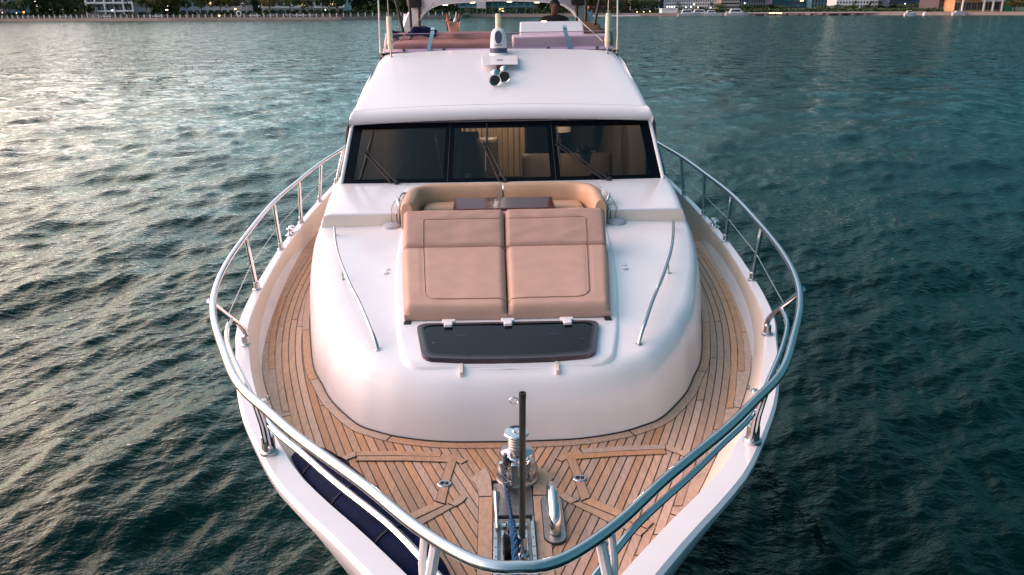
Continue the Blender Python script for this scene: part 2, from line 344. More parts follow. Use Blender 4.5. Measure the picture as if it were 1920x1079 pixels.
# ================================================================== yacht: hull, bulwark, deck
yacht = thing('yacht', 'large white motor yacht seen bow on, with teak foredeck and flybridge', 'yacht', (0, 8, 0))
N = 90
XO = [(2.62, 0), (2.68, .16), (2.95, .38), (3.48, .78), (3.8, 1.03), (4.1, 1.28), (4.45, 1.54), (5.0, 1.84), (5.4, 2.03), (6.0, 2.25), (6.5, 2.40), (7.1, 2.57), (8.1, 2.71), (9.6, 2.83), (11.2, 2.88), (12.5, 2.88), (15, 2.84), (20.5, 2.65)]
XD = [(2.98, 0), (3.02, .10), (3.2, .26), (3.5, .48), (4.0, .83), (4.5, 1.17), (5.0, 1.44), (5.63, 1.77), (5.9, 1.92), (6.5, 2.18), (7.0, 2.35), (7.3, 2.43), (8.1, 2.59), (9.1, 2.72), (10.3, 2.79), (11.8, 2.79), (15, 2.75), (20.5, 2.56)]
def half(pts, n=N): return cat([(x, y) for y, x in pts], n)
O = half(XO); D = half(XD)
def inset(Pc, w):
    out = []
    for i in range(len(Pc)):
        t = Pc[min(i + 1, len(Pc) - 1)] - Pc[max(i - 1, 0)]; t = t / (np.linalg.norm(t) + 1e-9); nrm = np.array([-t[1], t[0]]); 
        if i == 0: nrm = np.array([0, 1.])
        ww = w(Pc[i][1]) if callable(w) else w
        q = Pc[i] + nrm * ww; q[0] = max(q[0], 0); out.append(q)
    return np.array(out)
capw = lambda y: interp([(2.6, .19), (5, .165), (7, .11), (12, .085), (20, .08)], y)
I_ = inset(O, capw)
def sheet(mb, rails):
    """loft through a list of half curves [(xy, z or f(y))] on both sides of the boat"""
    for s in (1, -1):
        rows = []
        for c, z in rails: rows.append([(s * p[0], p[1], z(p[1]) if callable(z) else z) for p in c])
        mb.grid(rows)
    return mb
capz = lambda y: .35
_fl = lambda y: interp([(2.6, 1.0), (6, .75), (9, .3), (12, 0.), (20, 0.)], y)
hullmid = np.array([[p[0] * (.97 - .30 * _fl(p[1])), p[1] + .5 * max(0, (6 - p[1]) / 3.4)] for p in O])
wlc = np.array([[p[0] * (.93 - .50 * _fl(p[1])), p[1] + 1.9 * max(0, (7 - p[1]) / 4.4)] for i, p in enumerate(O)])
keel = np.array([[p[0] * .3, p[1] + 2.6 * max(0, (8 - p[1]) / 5.4)] for p in O])
h = MB()
sheet(h, [(I_, .335), (inset(O, lambda y: capw(y) * .93), .352), (inset(O, lambda y: capw(y) * .15), .355), (O, .335), (np.array([[p[0] * .999, p[1] + .003] for p in O]), .29), (np.array([[p[0] * (.985 - .075 * _fl(p[1])), p[1] + .05 * _fl(p[1])] for p in O]), .08), (hullmid, -.7), (wlc, -2.0), (keel, -2.7)])
st = O[-1]; h.add([(-st[0], st[1], .33), (st[0], st[1], .33), (wlc[-1][0], wlc[-1][1], -2.0), (-wlc[-1][0], wlc[-1][1], -2.0)], [(0, 1, 2, 3)])
hull = obj('hull', h, 'gel', yacht)
b = MB(); sheet(b, [(D, -.01), (D * 1.0 + np.array([.012, 0]) * (D[:, :1] > .05), .03), (0.45 * D + .55 * I_, .2), (I_, .334)])
bul = obj('bulwark', b, 'cream', yacht)
bul['label'] = 'cream inner side of the bulwark'
for s in (1, -1):      # small drain eyes on the inner bulwark
    for yy in (8.35, 6.05, 10.2):
        x = s * (interp(XD, yy) + .035); mb = MB(); mb.lathe([(.006, 0), (.022, .0), (.022, .012), (.012, .014), (.010, .004)], (x, yy, .12), 12, (-s, -.3, .25)); obj('drain_eye', mb, 'steel', bul)
dk = MB(); rows = [[(-p[0], p[1], 0.0), (p[0], p[1], 0.0)] for p in D]; dk.grid(rows)
deck = obj('deck', dk, 'caulk', yacht, smooth=0)
deck['label'] = 'teak planked deck with black caulked seams'

# --- planks: each is a piece with its own caulked edge
def plank(left, right, z=.005, m='teak', cw=.0040, name='plank', parent=None):
    """left/right: matching polylines (x,y); a thin dark caulk rim with the proud wooden face on it"""
    L = np.array(left, float); Rr = np.array(right, float)
    def ring(L, R, e):
        d = (R - L); d /= (np.linalg.norm(d, axis=1)[:, None] + 1e-9)
        a = L + d * e; b_ = R - d * e
        t0 = a[1] - a[0]; t0 = t0 / (np.linalg.norm(t0) + 1e-9); t1 = a[-1] - a[-2]; t1 = t1 / (np.linalg.norm(t1) + 1e-9)
        a[0] += t0 * e; b_[0] += t0 * e; a[-1] -= t1 * e; b_[-1] -= t1 * e
        return a, b_
    mb = MB(); k = len(L); mb.cur = 1
    mb.grid([[(*L[i], z), (*Rr[i], z)] for i in range(k)])
    mb.cur = 0; a, b_ = ring(L, Rr, cw); a2, b2 = ring(L, Rr, cw + .002)
    zt = z + .004
    mb.grid([[(*a[i], z + .0005), (*a2[i], zt), (*b2[i], zt), (*b_[i], z + .0005)] for i in range(k)])
    return obj(name, mb, [m, 'caulk'], parent or deck, smooth=0, fix=False)
def ribbon(c, w, z, closed=False, m='teakm', cuts=3, name='margin_plank'):
    """margin plank of width w to the right of polyline c, cut in a few lengths"""
    c = np.array(c, float); nn_ = []
    for i in range(len(c)):
        t = c[min(i + 1, len(c) - 1)] - c[max(i - 1, 0)]; t /= np.linalg.norm(t) + 1e-9; nn_.append((t[1], -t[0]))
    o = c + np.array(nn_) * w; idx = np.linspace(0, len(c) - 1, cuts + 1).astype(int)
    for a, e in zip(idx[:-1], idx[1:]): plank(c[a:e + 1], o[a:e + 1], z, m, name=name)
xo = lambda y: interp(XD, y)
XC = [(5.42, 0), (5.44, .5), (5.52, .84), (5.62, 1.05), (5.76, 1.24), (6.15, 1.51), (6.5, 1.67), (6.8, 1.80), (7.27, 1.93), (8.2, 2.14), (9.34, 2.30), (10.8, 2.36), (13, 2.36)]
xc = lambda y: interp(XC, y)
for s in (1, -1):   # outer margin
    c = half(XD, 120); c = c[(c[:, 1] > 3.05) & (c[:, 1] < 12.6)]
    inn = inset(c, .20)
    cuts = np.linspace(0, len(c) - 1, 7).astype(int)
    for a, e in zip(cuts[:-1], cuts[1:]): plank([(s * p[0], p[1]) for p in c[a:e + 1]], [(s * p[0], p[1]) for p in inn[a:e + 1]], .001, 'teakm', name='margin_plank')
SL = [(3, .44), (5.0, .40), (6.0, .35), (6.7, .30), (7.3, .235), (8.5, .125), (9.6, .05), (11, .01), (13, -.02)]
ys = np.arange(2.9, 12.6, .05); Xs = np.concatenate([[0], np.cumsum([interp(SL, y) * .05 for y in ys[:-1]])])
Xs -= np.interp(5.0, ys, Xs)
PW = .066; random.seed(3)
for s in (1, -1):
    for k in range(-14, 40):
        x0 = Xs + k * PW + .01 * (s < 0); x1 = x0 + PW
        ok = (x1 < np.array([xo(y) for y in ys]) - .055) & ((x0 > .135) | ((ys > 4.88) & (x0 > -.012))) & (x1 > np.array([xc(y) if y > 5.40 else -9 for y in ys]) - .0)
        i = 0
        while i < len(ys):
            if not ok[i]: i += 1; continue
            j = i
            while j + 1 < len(ys) and ok[j + 1]: j += 1
            a = i
            while a < j - 2:
                ln = int(random.uniform(34, 80)); e = min(a + ln, j)
                if j - e < 8: e = j
                idx = sorted(set(list(range(a, e, 6)) + [e]))
                plank([(s * x0[q], ys[q]) for q in idx], [(s * x1[q], ys[q]) for q in idx], .005)
                a = e
            i = j + 1
# margin round the coachroof
cc = half(XC, 130)
om = inset(cc, -.085)
for s in (1, -1):
    cuts = [0, 14, 34, 52, 74, 100, 129]
    for a, e in zip(cuts[:-1], cuts[1:]): plank([(s * p[0], p[1]) for p in cc[a:e + 1]], [(s * max(p[0], 0), p[1]) for p in om[a:e + 1]], .011, 'teakm', name='margin_plank')
for s in (1, -1):
    # king planks beside the anchor channel and the framed locker lids
    plank([(s * .135, 3.3), (s * .135, 4.0), (s * .135, 4.7)], [(s * .235, 3.3), (s * .235, 4.0), (s * .235, 4.7)], .013, 'teakm', name='king_plank')
    plank([(s * .135, 4.7), (s * .15, 4.95), (s * .19, 5.08)], [(s * .235, 4.7), (s * .26, 4.85), (s * .31, 4.93)], .013, 'teakm', name='king_plank')
    lid = [[(.40, 5.21), (.44, 4.9), (.46, 4.62)], [(.475, 5.19), (.51, 4.9), (.53, 4.66)]]
    plank([(s * x, y) for x, y in lid[0]], [(s * x, y) for x, y in lid[1]], .013, 'teak', name='lid_border')
    plank([(s * .40, 5.215), (s * .8, 5.25), (s * 1.16, 5.262)], [(s * .44, 5.145), (s * .8, 5.18), (s * 1.16, 5.195)], .015, 'teak', name='lid_border')
    plank([(s * .46, 4.61), (s * .7, 4.42), (s * .86, 4.30)], [(s * .53, 4.655), (s * .74, 4.49), (s * .91, 4.365)], .015, 'teak', name='lid_border')
    plank([(s * .32, 5.17), (s * .42, 5.25), (s * .52, 5.295)], [(s * .37, 5.12), (s * .45, 5.20), (s * .54, 5.225)], .012, 'teakm', name='lid_border')
    plank([(s * .52, 5.30), (s * .85, 5.325), (s * 1.18, 5.335)], [(s * .53, 5.225), (s * .85, 5.255), (s * 1.17, 5.265)], .014, 'teakm', name='lid_border')
    plank([(s * 1.175, 5.335), (s * 1.27, 5.26), (s * 1.36, 5.17)], [(s * 1.165, 5.255), (s * 1.24, 5.20), (s * 1.31, 5.12)], .016, 'teakm', name='lid_border')
    plank([(s * .39, 4.60), (s * .60, 4.40), (s * .80, 4.23)], [(s * .45, 4.62), (s * .69, 4.425), (s * .86, 4.295)], .012, 'teakm', name='lid_border')
    plank([(s * .31, 4.70), (s * .34, 4.64), (s * .39, 4.59)], [(s * .36, 4.74), (s * .40, 4.68), (s * .445, 4.63)], .0135, 'teakm', name='lid_border')
    mb = MB(); mb.lathe([(.001, .004), (.045, .004), (.05, 0)], (s * .48, 4.90 - .03 * (s < 0), .018), 20); e = obj('flush_latch', mb, 'steel', deck)
    mb = MB(); mb.lathe([(.001, .002), (.016, .002), (.017, 0)], (s * .48 - .014, 4.90 - .03 * (s < 0), .0235), 12); mb.box((s * .48 + .006, 4.885 - .03 * (s < 0), .023), (s * .48 + .03, 4.91 - .03 * (s < 0), .0255)); obj('latch_slot', mb, 'black', e)

# ================================================================== coachroof
ZT = [(5.3, .47), (5.55, .52), (5.75, .555), (6.35, .605), (7.5, .66), (9.2, .73), (10.8, .78), (13, .8)]
zt = lambda y: interp(ZT, y)
cr = MB(); rings = []
cc2 = half(XC[:-1], 110)
for ins, hf in ((-.004, 0), (.012, .12), (.03, .34), (.05, .55), (.075, .72), (.11, .855), (.155, .94), (.21, .982), (.28, 1.0)):
    q = inset(cc2, lambda y, ins=ins: ins * interp([(5.4, .72), (6.2, .80), (8, .62), (10, .5)], y)); rings.append([(p[0], p[1], hf * zt(p[1]) - .01 * (hf == 0)) for p in q])
for s in (1, -1): cr.grid([[(s * a, b_, c) for a, b_, c in r] for r in rings])
top = rings[-1]; cr.grid([[(x * t, y, z + .022 * (1 - t * t) * min(1, (y - 5.4))) for t in np.linspace(-1, 1, 25)] for x, y, z in top if x > .01])
coach = obj('coachroof', cr, 'gel', yacht, smooth=60)
bl = MB()
for s in (1, -1): bl.tube([(s * (p[0] + .004), p[1], .018) for p in cc2 if p[1] < 12], .007, 6)
obj('base_seal', bl, 'caulk', coach)
# raised plinth under the hatch and sunpad
pl = MB(); pp = []
for y in [5.65, 5.655, 5.665, 5.68, 5.70, 5.73, 5.78] + list(np.linspace(5.82, 9.0, 28)):
    w_ = interp([(5.65, .80), (6.3, .93), (7.9, 1.12), (9.0, 1.18)], y); z = zt(y) + .030; rnd_ = min(1, (y - 5.65) / .06); w_ -= .14 * (1 - sqrt(max(0, 1 - max(0, (.14 - (y - 5.65)) / .14) ** 2)))
    z = zt(y) + .012 + .018 * rnd_
    pp.append([(-w_ - .03, y, z - .035), (-w_, y, z - .002), (-w_ + .02, y, z)] + [(w_ * t, y, z + .012 * (1 - t * t)) for t in np.linspace(-.96, .96, 9)] + [(w_ - .02, y, z), (w_, y, z - .002), (w_ + .03, y, z - .035)])
pl.grid(pp); pl.grid([pp[0], [(x, y - .012, z - .035) for x, y, z in pp[0]]])
plinth = obj('hatch_plinth', pl, 'gel', coach, smooth=50)
for s in (-1, 1):   # drain slots in front of the hatch
    mb = MB(); mb.box((s * .37 - .011, 5.56, zt(5.56) - .012), (s * .37 + .011, 5.68, zt(5.62) + .030), Matrix.Rotation(radians(12), 3, 'X')); obj('drain_slot', mb, 'cream', coach)
    for j in range(2):
        mb = MB(); mb.lathe([(.03, 0), (.028, .012), (.001, .016)], (s * 1.20 + s * .0, 7.72 - .11 * j, zt(7.7) + .012), 14); obj('deck_button', mb, 'plastic', coach)
    mb = MB(); mb.lathe([(.125, 0), (.122, .03), (.105, .07), (.06, .095), (.001, .10)], (s * 1.33, 9.16, zt(9.1) - .03), 24); obj('speaker_dome', mb, 'greydome' if 'greydome' in M else 'plastic', coach)

# tier two with the seating well, up to the windscreen
T2 = [(9.22, 2.13), (9.6, 2.17), (10.2, 2.23), (10.75, 2.27)]
def tier2():
    mb = MB()
    for s in (1, -1):
        rows = []
        for y in np.linspace(9.22, 10.8, 14):
            xo_ = interp(T2, y); xi = 1.24 if y < 10.05 else 0
            zz = interp([(9.22, .895), (9.6, .925), (10.8, .965)], y)
            xi = 1.24
            rows.append([(s * xi, y, .66), (s * xi, y, zz - .02), (s * (xi + .02), y, zz)] + [(s * (xi + (xo_ - xi) * t), y, zz) for t in (.25, .5, .75, .9)] + [(s * (xo_ - .035), y, zz - .006), (s * xo_, y, zz - .04), (s * (xo_ + .035), y, .78), (s * (xo_ + .06), y, .6), (s * (xo_ + .085), y, .0)])
        mb.grid(rows)
        r0 = rows[0]; lip = [(x, y - .025, z) if False else (x, y, z) for x, y, z in r0]
        mb.add(lip, [tuple(range(len(lip)))] if s < 0 else [tuple(reversed(range(len(lip))))])
    mb.box((-1.26, 10.12, .6), (1.26, 10.8, .958))
    return mb
t2 = obj('windscreen_base', tier2(), 'gel', yacht, smooth=40, bevel=.012)
for s in (1, -1):
    f1 = MB(); f1.add([(s * 1.27, 9.216, .74), (s * 2.14, 9.216, .74), (s * 2.125, 9.216, .868), (s * 1.27, 9.216, .875)], [(0, 1, 2, 3)]); obj('step_panel', f1, 'cream', t2)
    f2 = MB(); f2.tube([(s * 1.265, 9.212, .72), (s * 1.265, 9.212, .885)], .004, 6); obj('panel_joint', f2, 'caulk', t2)

# ================================================================== windscreen, cabin, roof
WB = (10.62, .955, 2.14); WT = (11.08, 1.70, 2.005)      # y, z, half width at base and top
def wp(u, v, off=0.0):
    """u across -1..1, v up 0..1; off along the outward normal"""
    y = WB[0] + (WT[0] - WB[0]) * v; z = WB[1] + (WT[1] - WB[1]) * v; w_ = WB[2] + (WT[2] - WB[2]) * v
    nn_ = Vector((0, -(WT[1] - WB[1]), (WT[0] - WB[0]))).normalized() * off
    bow = -.05 * (1 - u * u)
    return (u * w_, y + bow + nn_.y, z + nn_.z)
wind = MB(); us = [-1, -.94, -.375, -.315, .305, .365, .94, 1.0]; vs_ = [0, .07, .90, 1]
for i in range(7):
    for j in range(3):
        if j == 1 and i in (1, 3, 5): continue
        wind.add([wp(us[i], vs_[j]), wp(us[i + 1], vs_[j]), wp(us[i + 1], vs_[j + 1]), wp(us[i], vs_[j + 1])], [(0, 1, 2, 3)])
        wind.add([wp(us[i], vs_[j], -.03), wp(us[i + 1], vs_[j], -.03), wp(us[i + 1], vs_[j + 1], -.03), wp(us[i], vs_[j + 1], -.03)], [(3, 2, 1, 0)])
screen = obj('windscreen', wind, 'frit', yacht, smooth=0)
for i in (1, 3, 5):
    mb = MB(); g_ = [[wp(us[i] + (us[i + 1] - us[i]) * a - .004 + .008 * a, vs_[1] - .005 + (vs_[2] - vs_[1] + .01) * c, -.006) for a in np.linspace(0, 1, 6)] for c in (0, 1)]
    mb.grid(g_); obj('pane', mb, 'glass', screen, smooth=0)
for u in (-.345, .335):
    mb = MB(); mb.tube([wp(u, 0.02, .002), wp(u, .98, .002)], .004, 6); obj('pane_seal', mb, 'rubber', screen)
for s in (1, -1):
    mb = MB(); mb.tube([wp(s * 1.012, 0, .0), wp(s * 1.012, .5, .0), wp(s * 1.012, 1.0, .0)], .026, 10); obj('corner_trim', mb, 'gel', screen)
# roof shell
RP = [(10.96, 1.705, 2.075), (10.915, 1.735, 2.085), (10.90, 1.79, 2.085), (10.93, 1.84, 2.075), (10.985, 1.872, 2.06), (11.05, 1.892, 2.055)]
RP2 = [(11.058, 1.894, 2.055), (11.3, 1.948, 2.055), (11.7, 2.040, 2.055), (12.1, 2.135, 2.05), (12.6, 2.26, 2.03), (13.0, 2.365, 2.005), (13.3, 2.435, 1.98), (13.48, 2.475, 1.965), (13.56, 2.485, 1.955)]
def roofrow(y, z, w_, r=.10, side=True):
    row = []
    if side: row.append((-w_ - .06, y, z - .34))
    row += [(-w_, y, z - r), (-w_ + r * .12, y, z - r * .55), (-w_ + r * .45, y, z - r * .2), (-w_ + r, y, z - .02)]
    row += [((w_ - r) * t, y, z - .02 + .05 * (1 - t * t)) for t in np.linspace(-.9, .9, 15)]
    row += [(w_ - r, y, z - .02), (w_ - r * .45, y, z - r * .2), (w_ - r * .12, y, z - r * .55), (w_, y, z - r)]
    if side: row.append((w_ + .06, y, z - .34))
    return row
mb = MB(); mb.grid([roofrow(y, z, w_, .06 if y < 11 else .09, False) for y, z, w_ in [(a, b_, c_ - .035) for a, b_, c_ in RP]]); brow = obj('brow', mb, 'gelroof', yacht, smooth=50)
mb = MB(); mb.tube([(x, y - .002, z - .008) for x, y, z in roofrow(11.054, 1.893, 2.02, .09, False)[1:-1]], .0045, 5); obj('brow_seam', mb, 'panelgap' if 'panelgap' in M else 'bronze', brow)
mb = MB(); mb.grid([roofrow(y, z, w_, .10 + .05 * (y - 11), True) for y, z, w_ in [(a, b_, c_ - .035 * max(0, (13 - a) / 2)) for a, b_, c_ in RP2]]); roof = obj('cabin_roof', mb, 'gelroof', yacht, smooth=50)
mb = MB(); mb.add([(-2.035, 10.955, 1.706), (2.035, 10.955, 1.706), (2.03, 11.4, 1.712), (-2.03, 11.4, 1.712)], [(0, 1, 2, 3)]); obj('brow_soffit', mb, 'gelroof', brow, smooth=0)
# cabin sides with long dark windows, flybridge side coaming and aft body
cs = MB()
for s in (1, -1):
    cs.grid([[(s * 2.17, y, .0), (s * 2.2, y, .95), (s * interp([(11.1, 2.13), (13, 2.05), (19, 2.0)], y), y, 1.62), (s * interp([(11.1, 2.06), (12.5, 1.98), (19, 1.93)], y), y, 1.80), (s * interp([(11.1, 2.04), (12.5, 1.95), (19, 1.90)], y), y, max(1.80, interp([(11.1, 1.80), (13.5, 2.38), (16.5, 2.38), (18.5, 2.2)], y)))] for y in np.linspace(11.1, 18.2, 20)])
cs.add([(-2.17, 18.2, 0), (2.17, 18.2, 0), (2.1, 18.2, 1.8), (-2.1, 18.2, 1.8)], [(0, 1, 2, 3)])
cab = obj('cabin_side', cs, 'gel', yacht, smooth=30)
for s in (1, -1):
    for (a, e) in ((11.5, 13.1), (13.2, 15.2), (15.3, 17.3)):
        mb = MB(); mb.add([(s * 2.206, a, 1.0), (s * 2.206, e, 1.0), (s * interp([(11.1, 2.142), (13, 2.066), (19, 2.016)], e), e, 1.60), (s * interp([(11.1, 2.142), (13, 2.066), (19, 2.016)], a + .15), a + .15, 1.60)], [(0, 1, 2, 3)]); obj('side_window', mb, 'frit', cab, smooth=0)
fl = MB(); fl.box((-1.9, 13.56, 1.95), (1.9, 18.6, 2.02)); obj('flybridge_deck', fl, 'nonskid', yacht, bevel=.01)
co_ = MB()
for s in (1, -1):
    co_.grid([[(s * 1.955, y, 2.48 - .02 * (y - 13.56)), (s * 1.86, y, 2.47 - .02 * (y - 13.56)), (s * 1.84, y, 2.0)] for y in np.linspace(13.56, 18.5, 12)])
    co_.grid([[(s * 1.955, y, 2.48 - .02 * (y - 13.56)), (s * 1.93, y, 2.30)] for y in np.linspace(13.56, 18.5, 12)])
co_.add([(-1.955, 13.56, 2.483), (1.955, 13.56, 2.483), (1.86, 13.70, 2.475), (-1.86, 13.70, 2.475)], [(0, 1, 2, 3)])
co_.add([(1.86, 13.70, 2.475), (-1.86, 13.70, 2.475), (-1.86, 13.70, 2.0), (1.86, 13.70, 2.0)], [(0, 1, 2, 3)])
obj('flybridge_coaming', co_, 'gelroof', yacht, smooth=40)
ad = MB(); ad.box((-2.6, 18.2, -.25), (2.6, 20.4, -.2)); obj('aft_deck', ad, 'teakm', yacht)

# wipers: arm base on the white deck, parallel arms, blade with two ends
def wiper(bx, by, bz, ex, ez, tilt, ln):
    k = .22
    base = wp(bx, -.03, .035); e = wp(ex, ez, .045); w_ = MB(); w_.tube([wp(bx + .008, -.03, .05), wp(ex, ez, .05)], [.017, .011], 8); w_.tube([wp(bx - .035, -.01, .045), wp(ex - .02, ez - .02, .045)], [.013, .010], 8)
    o = obj('wiper', w_, 'rubber', screen)
    mb = MB(); mb.lathe([(.045, -.06), (.045, -.01), (.03, .03), (.022, .06)], base, 14, (0, -.5, .8)); mb.box((base[0] - .075, base[1] - .05, base[2] - .055), (base[0] + .06, base[1] + .03, base[2] - .035)); obj('wiper_pivot', mb, 'rubber', o)
    a = wp(ex - tilt * ln, ez - ln * 1.2, .018); c = wp(ex, ez, .022); d2 = wp(ex + tilt * ln * .8, ez + ln, .018)
    mb = MB(); mb.tube([a, c, d2], [.010, .020, .008], 8); obj('wiper_blade', mb, 'rubber', o)
    mb = MB(); mb.tube([wp(ex - .012, ez, .05), wp(ex + .012, ez, .05)], .026, 8); obj('blade_clip', mb, 'rubber', o)
wiper(-.66, 0, 0, -.875, .50, .06, .36)
wiper(.015, 0, 0, -.10, .60, .006, .36)
wiper(.665, 0, 0, .37, .60, .004, .30)

# ================================================================== rails
RT = [(2.80, 0), (2.805, .10), (2.88, .24), (3.1, .47), (3.45, .76), (3.9, 1.17), (4.22, 1.43), (4.63, 1.74), (5.2, 2.02), (5.8, 2.28), (6.37, 2.46), (7.1, 2.60), (8.1, 2.71), (9.6, 2.81), (10.9, 2.80), (12.2, 2.76), (13.7, 2.64), (15.5, 2.60)]
rail_half = half(RT, 260)
def rail_at(y): return interp(RT[1:], y)
RZ = .95
pts = [(-p[0], p[1], RZ) for p in rail_half[::-1]] + [(p[0], p[1], RZ) for p in rail_half[1:]]
mb = MB(); mb.tube(pts, .0285, 12); rail = obj('bow_rail', mb, 'steel', yacht, smooth=60)
lifel = lambda y: interp(XO, y) - .05
for s in (1, -1):
    for y in (13.5, 12.2, 10.92, 9.62, 8.12):
        mb = MB(); mb.tube([(s * lifel(y), y, .345), (s * (rail_at(y) * .4 + lifel(y) * .6), y, .6), (s * rail_at(y), y, RZ - .02)], .024, 10)
        o = obj('stanchion', mb, 'steel', rail)
        mb = MB(); mb.lathe([(.05, 0), (.05, .012), (.032, .02), (.030, .085), (.026, .09)], (s * lifel(y), y, .352), 14); obj('stanchion_foot', mb, 'steel2', o)
    # forward brace with its branch into the mid rail
    J = (s * 2.40, 6.50, .66)
    mb = MB(); mb.tube([tuple(x) for x in cat([(s * 2.345, 6.63, .36), (s * 2.345, 6.66, .46), (s * 2.37, 6.60, .56), J, (s * 2.44, 6.34, .82), (s * 2.46, 6.22, .93)], 18)], .023, 10); o = obj('stanchion', mb, 'steel', rail)
    mb = MB(); mb.lathe([(.05, 0), (.05, .014), (.034, .022), (.032, .09), (.026, .095)], (s * 2.345, 6.63, .352), 14); obj('stanchion_foot', mb, 'steel2', o)
    mid = [(J[0], J[1], J[2])] + [(s * (rail_at(y) + dx), y, .655) for y, dx in ((6.15, -.07), (5.7, -.10), (5.2, -.13), (4.63, -.16), (4.22, -.18), (3.9, -.18), (3.5, -.16), (3.2, -.12), (3.02, -.08))]
    mb = MB(); mb.tube([tuple(x) for x in cat(mid, 40)], .021, 10); obj('mid_rail', mb, 'steel', rail)
    # twin-tube stanchion at the shoulder of the bow
    mb = MB()
    for d_ in (-.022, .022): mb.tube([(s * (1.645 + d_ * .8), 4.775 + d_ * .5, .36), (s * (1.62 + d_ * .8), 4.66 + d_ * .5, .62), (s * (1.585 + d_ * .6), 4.45 + d_ * .4, .93)], .017, 8)
    o = obj('stanchion', mb, 'steel', rail)
    mb = MB(); mb.lathe([(.062, 0), (.060, .02), (.046, .03), (.042, .13), (.034, .135)], (s * 1.645, 4.775, .352), 16); obj('stanchion_foot', mb, 'steel2', o)
    # flat bow bracket
    mb = MB(); R3 = Matrix.Rotation(s * radians(-40), 3, 'Z')
    mb.tube([tuple(x) for x in cat([(s * .47, 2.98, .36), (s * .455, 2.96, .50), (s * .42, 2.98, .66), (s * .37, 3.0, .92)], 12)], [.030] * 6 + [.026] * 6, 8); o = obj('bow_bracket', mb, 'plastic', rail)
    mb = MB(); mb.tube([(s * .435, 2.98, .62), (s * .44, 3.03, .80), (s * .425, 3.06, .93)], .018, 8); obj('bracket_arm', mb, 'plastic', o)
    # wire between the stanchions
    mb = MB(); mb.tube([(s * 2.41, 6.46, .70)] + [(s * (.5 * rail_at(y) + .5 * lifel(y)), y, .64) for y in (8.12, 9.62, 10.92, 12.2, 13.5)], .0045, 6); obj('guard_wire', mb, 'steel2', rail)
    # fairlead on the cap
    y = 10.35; x = s * (interp(XO, y) - .03)
    mb = MB(); mb.box((x - .05, y - .12, .35), (x + .05, y + .12, .365)); o = obj('fairlead', mb, 'steel', yacht, bevel=.01)
    for d_ in (-.06, .06): mb = MB(); mb.lathe([(.034, 0), (.022, .03), (.022, .05), (.042, .07), (.038, .08), (.001, .084)], (x, y + d_, .365), 16); obj('fairlead_horn', mb, 'steel', o)
    # little navigation eye on the cap
    mb = MB(); mb.lathe([(.03, 0), (.026, .014), (.001, .02)], (s * (interp(XO, 5.55) - .19), 5.55, .34), 12); obj('cap_eye', mb, 'steel', hull)
# handrails on the coachroof
for s in (1, -1):
    hp = [(s * 1.06, 5.97, zt(5.97) + .0), (s * 1.085, 6.0, zt(6) + .075), (s * 1.13, 6.10, zt(6.1) + .115), (s * 1.28, 6.55, zt(6.5) + .13), (s * 1.46, 7.05, zt(7) + .14), (s * 1.68, 7.75, zt(7.7) + .14), (s * 1.82, 8.3, zt(8.3) + .14), (s * 1.93, 8.82, zt(8.8) + .13), (s * 1.945, 8.90, zt(8.9) + .05), (s * 1.945, 8.91, zt(8.9) - .02)]
    mb = MB(); mb.tube([tuple(q) for q in cat(hp, 50)], .016, 10); o = obj('coachroof_handrail', mb, 'steel', yacht, smooth=60)
    mb = MB(); mb.tube([(s * 1.615, 7.5, zt(7.5) - .02), (s * 1.60, 7.5, zt(7.5) + .12)], .012, 8); obj('rail_post', mb, 'steel', o)
    mb = MB()
    for (x, y) in ((s * 1.06, 5.96), (s * 1.945, 8.91), (s * 1.615, 7.5)): mb.lathe([(.032, 0), (.03, .008), (.02, .012)], (x, y, zt(y) - .004), 12)
    obj('rail_foot', mb, 'steel2', o)

# ================================================================== foredeck hatch
def hz(y, dz=0.0): return zt(y) + .052 + dz
def rrect(yf, yr, wf, wr, r=.10, n=6):
    """rounded trapezoid: front edge yf (bowed), rear edge yr"""
    C = [(-wf, yf), (wf, yf), (wr, yr), (-wr, yr)]; out = []
    for i, (cx, cy) in enumerate(C):
        p = Vector(C[i - 1]); q = Vector((cx, cy)); t = Vector(C[(i + 1) % 4]); a = q + (p - q).normalized() * r; b_ = q + (t - q).normalized() * r
        for k in range(n + 1):
            u = k / n; out.append(tuple((1 - u) ** 2 * a + 2 * u * (1 - u) * q + u * u * b_))
        if i == 0: out += [(wf * x, yf - .03 * (1 - x * x)) for x in (-.5, -.2, .2, .5)]
    return out
ho = rrect(5.69, 6.28, .675, .775, .11); hi = rrect(5.722, 6.252, .640, .735, .10)
mb = MB()
mb.add([(x, y, hz(y, -.045)) for x, y in ho] + [(x, y, hz(y, .016)) for x, y in ho] + [(x, y, hz(y, .018)) for x, y in hi] + [(x, y, hz(y, -.03)) for x, y in hi],
       [(k * len(ho) + i, k * len(ho) + (i + 1) % len(ho), (k + 1) * len(ho) + (i + 1) % len(ho), (k + 1) * len(ho) + i) for k in range(3) for i in range(len(ho))])
hatch = obj('foredeck_hatch', mb, 'mauve', yacht, smooth=40)
hk = rrect(5.738, 6.236, .622, .716, .095)
mb = MB(); mb.add([(x, y, hz(y, .0195)) for x, y in hi] + [(x, y, hz(y, .0195)) for x, y in hk], [(i, (i + 1) % len(hi), len(hi) + (i + 1) % len(hi), len(hi) + i) for i in range(len(hi))]); obj('hatch_gasket', mb, 'rubber', hatch, smooth=0)
mb = MB(); mb.add([(x, y, hz(y, .013)) for x, y in hi], [tuple(range(len(hi)))]); obj('hatch_pane', mb, 'hatchglass', hatch, smooth=0)
mb = MB(); mb.add([(x * .995, y, hz(y, -.004)) for x, y in hi], [tuple(range(len(hi)))]); obj('hatch_well', mb, mat('hatch_lining', (.04, .034, .045), .6, var=.3, vscale=5), hatch, smooth=0)
